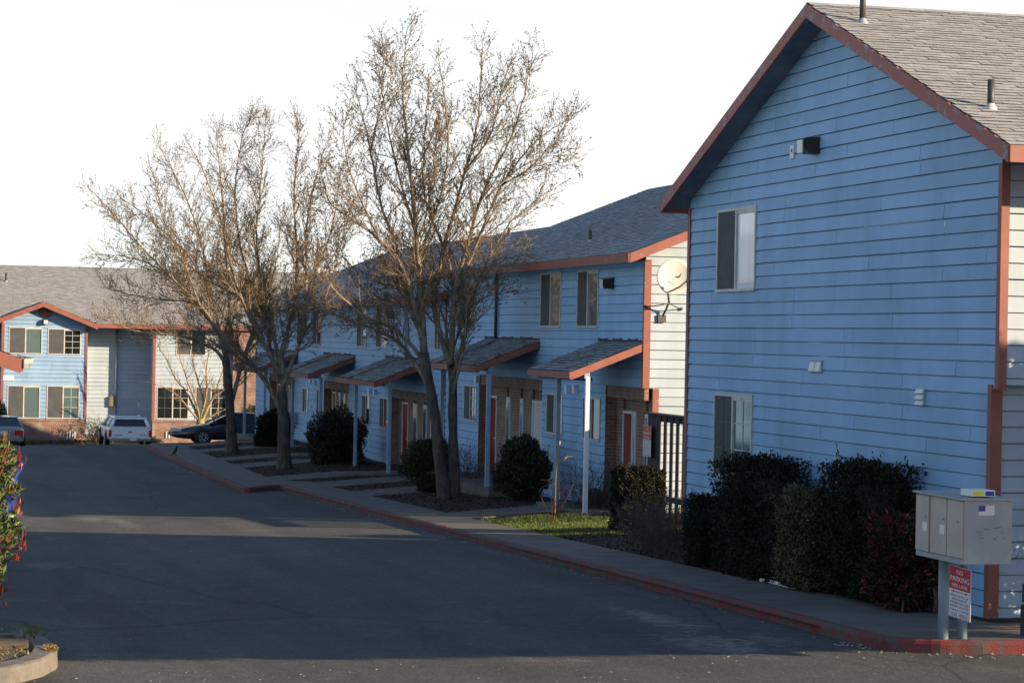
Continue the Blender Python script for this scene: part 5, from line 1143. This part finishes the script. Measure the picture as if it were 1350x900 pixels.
def shrub(label, px, Xc, rx, mats, seed, n=5000, size=.05, shape='box', cat='shrub', group=None, Y=None, second=0., clumps=46, stems=True, asp=.5, name='shrub', ryf=None):
    x0, y0, x1, y1 = px; rg = np.random.default_rng(seed); xc = (x0 + x1) / 2
    base = onX(xc, y1, Xc) if Y is None else onY(xc, y1, Y)
    ppm = F / dep(base); top = base[2] + (y1 - y0) / ppm; gz_ = soil_z(base[0], base[1]) - .03 if Y is None else H(base[0], base[1]) - .12
    zb = min(base[2], gz_ + .1); wpx = (x1 - x0) / ppm
    ry = max(rx * .75, (wpx / 2 - .97 * rx) / .28) if ryf is None else ryf
    hz = (top - zb) / 2; c = np.array([base[0], base[1], zb + hz]); R = np.array([rx, ry, hz])
    root = empty(name, (base[0], base[1], zb), label, cat, group)
    b = MB(); pw = 8. if shape == 'box' else 2.4; ph_ = rg.uniform(0, 6, 6)
    def rad_(d):
        r = 1 / (np.abs(d) ** pw).sum(1) ** (1 / pw)
        q = d * R * 3.2
        if shape != 'box': r = r * (1 + .20 * np.sin(d[:, 0] * 4 + ph_[4]) * np.sin(d[:, 2] * 5 + d[:, 1] * 3 + ph_[5]))
        return r * (1 + .10 * np.sin(q[:, 0] * 2.3 + q[:, 1] * 3.1 + ph_[0]) * np.sin(q[:, 2] * 3.7 + ph_[1]) + .085 * np.sin(q[:, 1] * 7 + ph_[2]) * np.sin(q[:, 2] * 8 + q[:, 0] * 5 + ph_[3]))
    def surf(m, inner):
        d = rg.normal(0, 1, (m, 3)) / (R ** .5); d /= np.linalg.norm(d, axis=1)[:, None]
        return c + d * R * (rad_(d) * rg.uniform(inner ** 3, 1., m) ** (1 / 3.))[:, None]
    P = np.vstack([surf(int(n * 1.7), .80), surf(int(n * .5), .93)]); P += rg.normal(0, .012, P.shape); P[:, 2] = np.maximum(P[:, 2], zb + .02)
    if Xc < 13.3 and Y is None: P = P[P[:, 0] < 13.27]
    out = unit_rows((P - c) / R) + np.array([0, 0, .35])
    if second > 0:
        m2 = (rg.random(len(P)) < second * (.4 + .6 * (np.sin(P[:, 1] * 4) * np.sin(P[:, 2] * 5 + 1) > -.2))); leaves(b, P[~m2], size, rg, asp, 0, dirs=out[~m2], spread=1.6); leaves(b, P[m2], size * 1.1, rg, asp * .8, 1, dirs=out[m2], spread=1.)
    else: leaves(b, P, size, rg, asp, 0, dirs=out, spread=1.6)
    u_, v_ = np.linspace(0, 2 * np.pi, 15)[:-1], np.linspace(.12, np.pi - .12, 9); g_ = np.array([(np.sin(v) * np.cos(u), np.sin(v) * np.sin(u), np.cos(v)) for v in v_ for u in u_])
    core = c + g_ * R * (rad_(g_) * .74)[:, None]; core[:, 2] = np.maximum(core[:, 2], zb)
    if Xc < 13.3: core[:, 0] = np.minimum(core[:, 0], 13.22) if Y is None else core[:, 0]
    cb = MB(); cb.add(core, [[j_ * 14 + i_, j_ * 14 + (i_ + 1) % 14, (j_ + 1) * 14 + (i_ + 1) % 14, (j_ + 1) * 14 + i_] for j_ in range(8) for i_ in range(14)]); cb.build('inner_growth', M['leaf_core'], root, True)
    # stray shoots breaking the outline
    for i in range(110):
        p = surf(1, .95)[0]; d = unit(unit(p - c) + np.array([0, 0, .9]) + rg.normal(0, .3, 3)); L = rg.uniform(.05, .20) * min(1.5, hz * 1.4)
        m = 7; leaves(b, p + d * np.linspace(0, L, m)[:, None] + rg.normal(0, .012, (m, 3)), size * .8, rg, asp, 0, dirs=np.repeat(d[None], m, 0), spread=1.2)
    b.build('foliage', [M[q] for q in mats], root)
    if stems:
        s = MB()
        for i in range(12):
            p = c + np.array([rg.uniform(-.5, .5) * rx, rg.uniform(-.7, .7) * ry, 0]); p[2] = gz_; e = c + (rg.uniform(-.8, .8, 3)) * R; s.tube(smooth_path([p, (p + e) / 2 + rg.normal(0, .04, 3), e], .15), [.012] * len(smooth_path([p, (p + e) / 2, e], .15)) if False else .011, 4, False)
        s.build('stems', M['twig_brown'], root)
    return root
def unit_rows(a): return a / (np.linalg.norm(a, axis=1)[:, None] + 1e-9)
HG = 'clipped shrubs along the shaded gable wall'
shrub('tall dark clipped evergreen hedge below the left-hand windows of the big gable', (936, 606, 1068, 765), 12.93, .36, ['leaf_dark'], 1, 11000, .062, cat='hedge', group=HG, name='hedge')
shrub('olive-yellow bush squeezed between the two dark clipped hedges', (1022, 646, 1100, 775), 12.74, .24, ['leaf_olive', 'leaf_green'], 2, 6500, .06, cat='shrub', group=HG, second=.5)
shrub('dark clipped evergreen hedge behind the red-leaved bush, nearer to the mailbox', (1078, 614, 1206, 785), 12.95, .34, ['leaf_dark'], 3, 11000, .06, cat='hedge', group=HG, name='hedge')
shrub('bush with red-flushed leaves just left of the mailbox', (1132, 680, 1240, 806), 12.80, .36, ['leaf_dark', 'leaf_red'], 4, 6000, .085, 'round', group=HG, second=.30, asp=.36)
shrub('low dark green bush at the far corner of the gable wall', (898, 656, 956, 748), 12.95, .24, ['leaf_dark'], 5, 4500, .055, group=HG)
shrub('square clipped dark hedge in front of the slatted fence', (802, 617, 878, 706), 14.3, .46, ['leaf_dark'], 6, 7500, .065, cat='hedge', name='hedge', group='shrubs by the row entries')
shrub('rounded leafy green bush between the two nearest porches', (648, 578, 728, 662), 15.0, .62, ['leaf_green', 'leaf_dark'], 7, 7500, .07, 'round', group='shrubs by the row entries', second=.3)
shrub('yellow-green bush behind the twin-stemmed tree', (525, 578, 606, 642), 14.9, .72, ['leaf_green', 'leaf_olive'], 8, 5500, .07, 'round', group='shrubs by the row entries', second=.35)
shrub('dark red-brown bush swallowing the porch post of the lower row', (404, 543, 482, 628), 14.5, .9, ['leaf_brown', 'leaf_dark'], 9, 7000, .085, 'round', group='shrubs by the row entries', second=.3)
shrub('dark green bush right of the navy sedan', (332, 541, 388, 602), 14.2, .68, ['leaf_dark', 'leaf_green'], 10, 5500, .085, 'round', group='shrubs by the row entries', second=.3)
shrub('low spreading dark plant at the foot of the twin-stemmed tree', (545, 625, 604, 652), 14.2, .45, ['leaf_dark'], 11, 2500, .05, 'round', group='shrubs by the row entries')
shrub('olive bush behind the navy sedan against the brick', (318, 536, 354, 560), 0, .6, ['leaf_olive', 'leaf_green'], 12, 2500, .1, 'round', Y=116.0, second=.5, ryf=.6, group='shrubs by the far house')
shrub('green bush behind the silver sedan at the left edge', (-20, 528, 9, 575), 0, .55, ['leaf_green'], 13, 2500, .09, 'round', Y=118.6, ryf=.6, group='shrubs by the far house')
def dry_bush(label, px, Xc, seed, n=70, m='twig_brown', Y=None, rx=.4, ry=.7, leaf=None, group=None, spread=.5, r=.006):
    x0, y0, x1, y1 = px; rg = np.random.default_rng(seed); base = onX((x0 + x1) / 2, y1, Xc) if Y is None else onY((x0 + x1) / 2, y1, Y); ppm = F / dep(base); hgt = (y1 - y0) / ppm
    gz_ = (soil_z(base[0], base[1]) if Y is None else H(base[0], base[1]) - .1); base[2] = min(base[2], gz_)
    root = empty('dry_bush', base, label, 'bush', group); b = MB(); lf = []
    for i in range(n):
        p = base + np.array([rg.uniform(-.6, .6) * rx, rg.uniform(-.7, .7) * ry, 0]); d = unit(np.array([(p[0] - base[0]) / rx * .7, (p[1] - base[1]) / ry * .5, 1.2]) + rg.normal(0, .28, 3)); L = hgt * rg.uniform(.55, 1.15)
        Q = shoot(p, d, L, 6, rg, .05, .14); b.tube(Q, np.linspace(r, r * .4, 7), 3, False)
        for k in range(9):
            j = rg.integers(1, 6); q = shoot(Q[j], side(unit(Q[j + 1] - Q[j]), rg, 25, 65), L * rg.uniform(.15, .4), 3, rg, .05, .2); b.tube(q, np.linspace(r * .6, r * .3, 4), 3, False); lf.append(q[-1]); lf.append(q[1])
    b.build('stems', M[m], root)
    if leaf: f = MB(); leaves(f, np.array(lf), leaf[1], rg); f.build('leaves', M[leaf[0]], root)
    return root
dry_bush('leafless brown bush spilling over the pavement beside the square hedge', (830, 646, 905, 722), 13.15, 21, 150, rx=.42, ry=1.6, r=.006, leaf=('leaf_brown', .03), group='leafless bushes')
dry_bush('leafless bush before the wall under the nearest porch roof', (742, 592, 800, 662), 15.2, 22, 80, rx=.45, ry=.9, r=.006, group='leafless bushes')
dry_bush('small dry bush in front of the pale bay of the far house', (113, 543, 150, 580), 0, 23, 40, 'twig', Y=118.6, rx=.65, ry=.4, leaf=('leaf_olive', .09), group='leafless bushes', r=.012)
dry_bush('thin dry bush at the right edge beside the black post', (1334, 700, 1356, 812), 13.9, 24, 30, rx=.22, ry=.35, group='leafless bushes')
dry_bush('bare dark bush at the wall behind the twin-stemmed tree', (600, 588, 628, 645), 15.2, 25, 45, rx=.4, ry=.8, leaf=('leaf_dark', .04), group='leafless bushes')
# young staked sapling on the lawn
q = onG(731, 687); rg = np.random.default_rng(31); sp_ = empty('sapling', q, 'thin pale young sapling tied to a stake on the sunny lawn edge', 'sapling'); Dq = dep(q)
def pp(x, y, dd=0.): return ray(x, y) * (Dq + dd)
b = MB(); b.tube(smooth_path([q - V3(0, 0, .05), pp(732, 660), pp(733, 625), pp(736, 600), pp(738, 581)], .1), .020, 6); b.build('stem', M['palebark'], sp_, True)
b = MB(); b.tube([q + V3(-.04, .02, -.05), pp(730, 660, .02)], .016, 5); b.build('stake', M['timber'], sp_)
b = MB()
for pth in (((735, 607), (744, 603), (755, 601)), ((735, 606), (726, 601), (722, 596)), ((734, 612), (745, 605), (749, 600)), ((733, 635), (722, 633), (712, 632)), ((733, 640), (718, 640), (710, 648))): b.tube(smooth_path([pp(*pth[0]), pp(*pth[1], .1), pp(*pth[2], .15)], .05), .007, 4, False)
b.build('branches', M['palebark'], sp_)
b = MB()
for i in range(16):
    Q = shoot(q + V3(rg.uniform(-.08, .08), rg.uniform(-.1, .1), .05), V3(rg.normal(0, .35), rg.normal(0, .3), 1), rg.uniform(.4, .9), 5, rg, .05, .1); b.tube(Q, np.linspace(.008, .003, 6), 3, False)
b.build('suckers', M['twig_red'], sp_)
# lawn
rg = np.random.default_rng(41); n = 30000; X = rg.uniform(12.56, 15.15, n); Y = rg.uniform(43.6, 50.55, n); t = (Y - 43.6) / 7
keep = (np.sin(X * 2.7 + 1) * np.sin(Y * 1.9) + rg.normal(0, .5, n) > -1.0) & (X > 12.52 + .0 * t) & (Y < 50.3 - .25 * np.abs(np.sin(X * 3))) & (X < 14.9 - .25 * np.sin(Y * 2.1) - .9 * np.clip((Y - 48.6) / 2, 0, 1)) & (Y > 43.9 + .3 * np.sin(X * 5)); X, Y = X[keep], Y[keep]; n = len(X)
Z = np.array([soil_z(x, y) for x, y in zip(X, Y)]) - .005; L = rg.uniform(.03, .075, n); a = rg.uniform(0, 6.28, n); le = rg.normal(0, .025, (n, 2)); wd = .004
b = MB(); vs = np.stack([np.stack([X - np.cos(a) * wd, Y - np.sin(a) * wd, Z], 1), np.stack([X + np.cos(a) * wd, Y + np.sin(a) * wd, Z], 1), np.stack([X + le[:, 0], Y + le[:, 1], Z + L], 1)], 1).reshape(-1, 3)
b.add(vs, np.arange(3 * n).reshape(-1, 3))
tag(b.build('lawn_grass', M['grass'], None), 'small strip of sunny lawn beside the pavement', 'grass', kind='stuff')
b = MB(); rg = np.random.default_rng(42); P = []
for i in range(9000):
    y = rg.uniform(28, 94); x = rg.uniform(xback(y) + .02, 15.6); P.append((x, y, soil_z(x, y) + rg.uniform(.0, .03)))
leaves(b, np.array(P), .075, rg, .45, 0, .5); tag(b.build('leaf_mulch', mat('bark_mulch', (.075, .04, .025), (.03, .02, .016), scale=2, island=.6, rough=.95, spec=.1), None), 'bark mulch and dead leaves on the planting beds', 'mulch', kind='stuff')
b = MB(); rg = np.random.default_rng(43); pts = []
for i in range(900):
    x, y = rg.uniform(-1.5, 1.62), rg.uniform(25.2, 29.); 
    if y < 26.2 - .0 * x and x > .6: continue
    pts.append((x, y, H(x, y) + rg.uniform(0, .07)))
leaves(b, np.array(pts), .055, rg, .4, 0, dirs=np.tile([0, 0, 1.], (len(pts), 1)), spread=1.2)
c = onG(37, 842, .05); P = c + rg.normal(0, .06, (70, 3)) + np.array([0, 0, .08]); leaves(b, P, .06, rg, .4, 0, dirs=np.tile([0, 0, 1.], (len(P), 1)))
tag(b.build('weeds', M['weed'], None), 'weeds growing in the kerbed planting bed', 'weeds', kind='stuff')
b = MB(); n = 5000; X = rg.uniform(3.5, 13.5, n); Y = rg.uniform(118.8, 119.85, n); P = np.stack([X, Y, np.array([H(x, y) for x, y in zip(X, Y)]) - .1 + rg.uniform(0, .16, n)], 1); leaves(b, P, .09, rg, .25, 0, dirs=np.tile([0, 0, 1.], (n, 1)))
tag(b.build('verge_weeds', M['leaf_olive'], None), 'rough verge along the far brick base', 'weeds', kind='stuff')
# red-tipped photinia at the left edge
rg = np.random.default_rng(51); pc = onY(-45, 690, 27.6); ph = empty('photinia', (pc[0], pc[1], H(pc[0], pc[1])), 'glossy shrub with red young shoots leaning in at the left edge', 'shrub'); Dp = dep(pc)
LP = [(575, 14), (600, 22), (630, 30), (660, 29), (700, 32), (735, 14), (770, 8), (795, 5)]
f = MB(); rd = MB(); st = MB(); tips = []
C, Dd = [], []
for i in range(260):
    y = rg.uniform(572, 792); xm = np.interp(y, [q[0] for q in LP], [q[1] for q in LP]); x = xm - 6 - abs(rg.normal(0, 34)); tips.append((x, y)); o = ray(x, y) * (Dp + rg.normal(0, .28)); d = unit(V3(rg.uniform(.1, .8), rg.uniform(-.6, .3), rg.uniform(-.1, .9)))
    for k in range(7): C.append(o + d * (k - 3) * .018 + rg.normal(0, .012, 3)); Dd.append(unit(d + rg.normal(0, .65, 3)))
leaves(f, np.array(C), .105, rg, .40, 0, .3, dirs=np.array(Dd), spread=.4)
C, Dd = [], []
for (x, y, sx, sy) in [(8, 590, 3, 8), (22, 600, 3, 9), (27, 612, 3, 6), (3, 602, 3, 9), (33, 715, 2, 6), (28, 717, 2, 5), (22, 668, 4, 4), (4, 775, 5, 8), (14, 640, 4, 5), (-6, 580, 5, 8), (20, 735, 4, 3), (9, 705, 3, 6)]:
    for k in range(16): C.append(ray(x + rg.normal(0, sx), y + rg.normal(0, sy)) * (Dp - .2 + rg.normal(0, .05))); Dd.append(unit(V3(rg.normal(.15, .25), rg.normal(-.2, .2), 1.)))
leaves(f, np.array(C), .075, rg, .26, 1, .2, dirs=np.array(Dd), spread=.35)
f.build('foliage', [M['leaf_photinia'], M['leaf_photinia_red']], ph)
g0 = V3(pc[0], pc[1], H(pc[0], pc[1]) - .05)
for i in range(34):
    x, y = tips[i * 7]; e = ray(x, y) * Dp; st.tube(smooth_path([g0 + rg.normal(0, .06, 3), g0 * .5 + e * .5 + V3(-.1, 0, .15), e], .15), .010, 5, False)
for a_, c_ in (((2, 745), (31, 718)), ((-4, 720), (26, 722))): st.tube(smooth_path([ray(*a_) * (Dp - .1), ray((a_[0] + c_[0]) / 2, (a_[1] + c_[1]) / 2 + 3) * (Dp - .15), ray(*c_) * (Dp - .2)], .05), .007, 5, False)
st.build('stems', M['twig_red'], ph)

# unseen tree added off the right edge, crown shaped to shade the foreground tarmac
tr = empty('shade_caster_tree', (20., 19.2, H(20, 19.2)), 'unseen evergreen tree added beyond the right edge to shade the foreground tarmac', 'tree')
rg = np.random.default_rng(61); b = MB(); b.tube(smooth_path([(20.2, 19.6, -3.4), (20.1, 19.8, -1), (20, 19., 1.5), (20, 17.8, 5.5)], .3), [.28] * 1 and .2, 10); b.build('trunk', M['bark'], tr, True)
pg = np.array([(18.9, -.35), (21.2, -.7), (21.3, 2.6), (20.0, 3.5), (17., 3.7), (14.0, 3.4), (14.2, 2.6), (16.6, 1.0)]); cen = pg.mean(0); P = []
for i in range(len(pg)):
    a_, c_ = pg[i], pg[(i + 1) % len(pg)]
    u = rg.random((2200, 2)); fl = u.sum(1) > 1; u[fl] = 1 - u[fl]; q = cen + u[:, :1] * (a_ - cen) + u[:, 1:] * (c_ - cen); P.append(np.column_stack([20 + rg.uniform(-1, 1, 2200) * 1.3, q]))
P = np.vstack(P); b = MB(); leaves(b, P, .34, rg, .5); b.build('crown', M['leaf_dark'], tr)

tb_ = empty('shade_caster_bush', (15.6, 25.4, H(15.6, 25.4)), 'unseen evergreen bush added beyond the right edge to shade the lower sunlit wall', 'shrub')  # unseen bush added to shade the lower part of the near side wall
P = np.vstack([np.column_stack([15.5 + rg.uniform(-.6, .6, 6000), 25.5 + rg.uniform(-.6, .6, 6000), rg.uniform(-1.4, .42, 6000)]), np.column_stack([15.5 + rg.normal(0, .4, 2600), 25.5 + rg.normal(0, .4, 2600), rg.uniform(-3.2, -1.2, 2600)])]); b = MB(); leaves(b, P, .15, rg, .5); b.build('foliage', M['leaf_dark'], tb_)
b = MB()
for i in range(7): e = P[i * 40]; b.tube(smooth_path([(15.6, 25.4, -3.4), ((15.6 + e[0]) / 2, 25.4, -2.4), e], .3), .02, 5, False)
b.build('stems', M['twig_brown'], tb_)
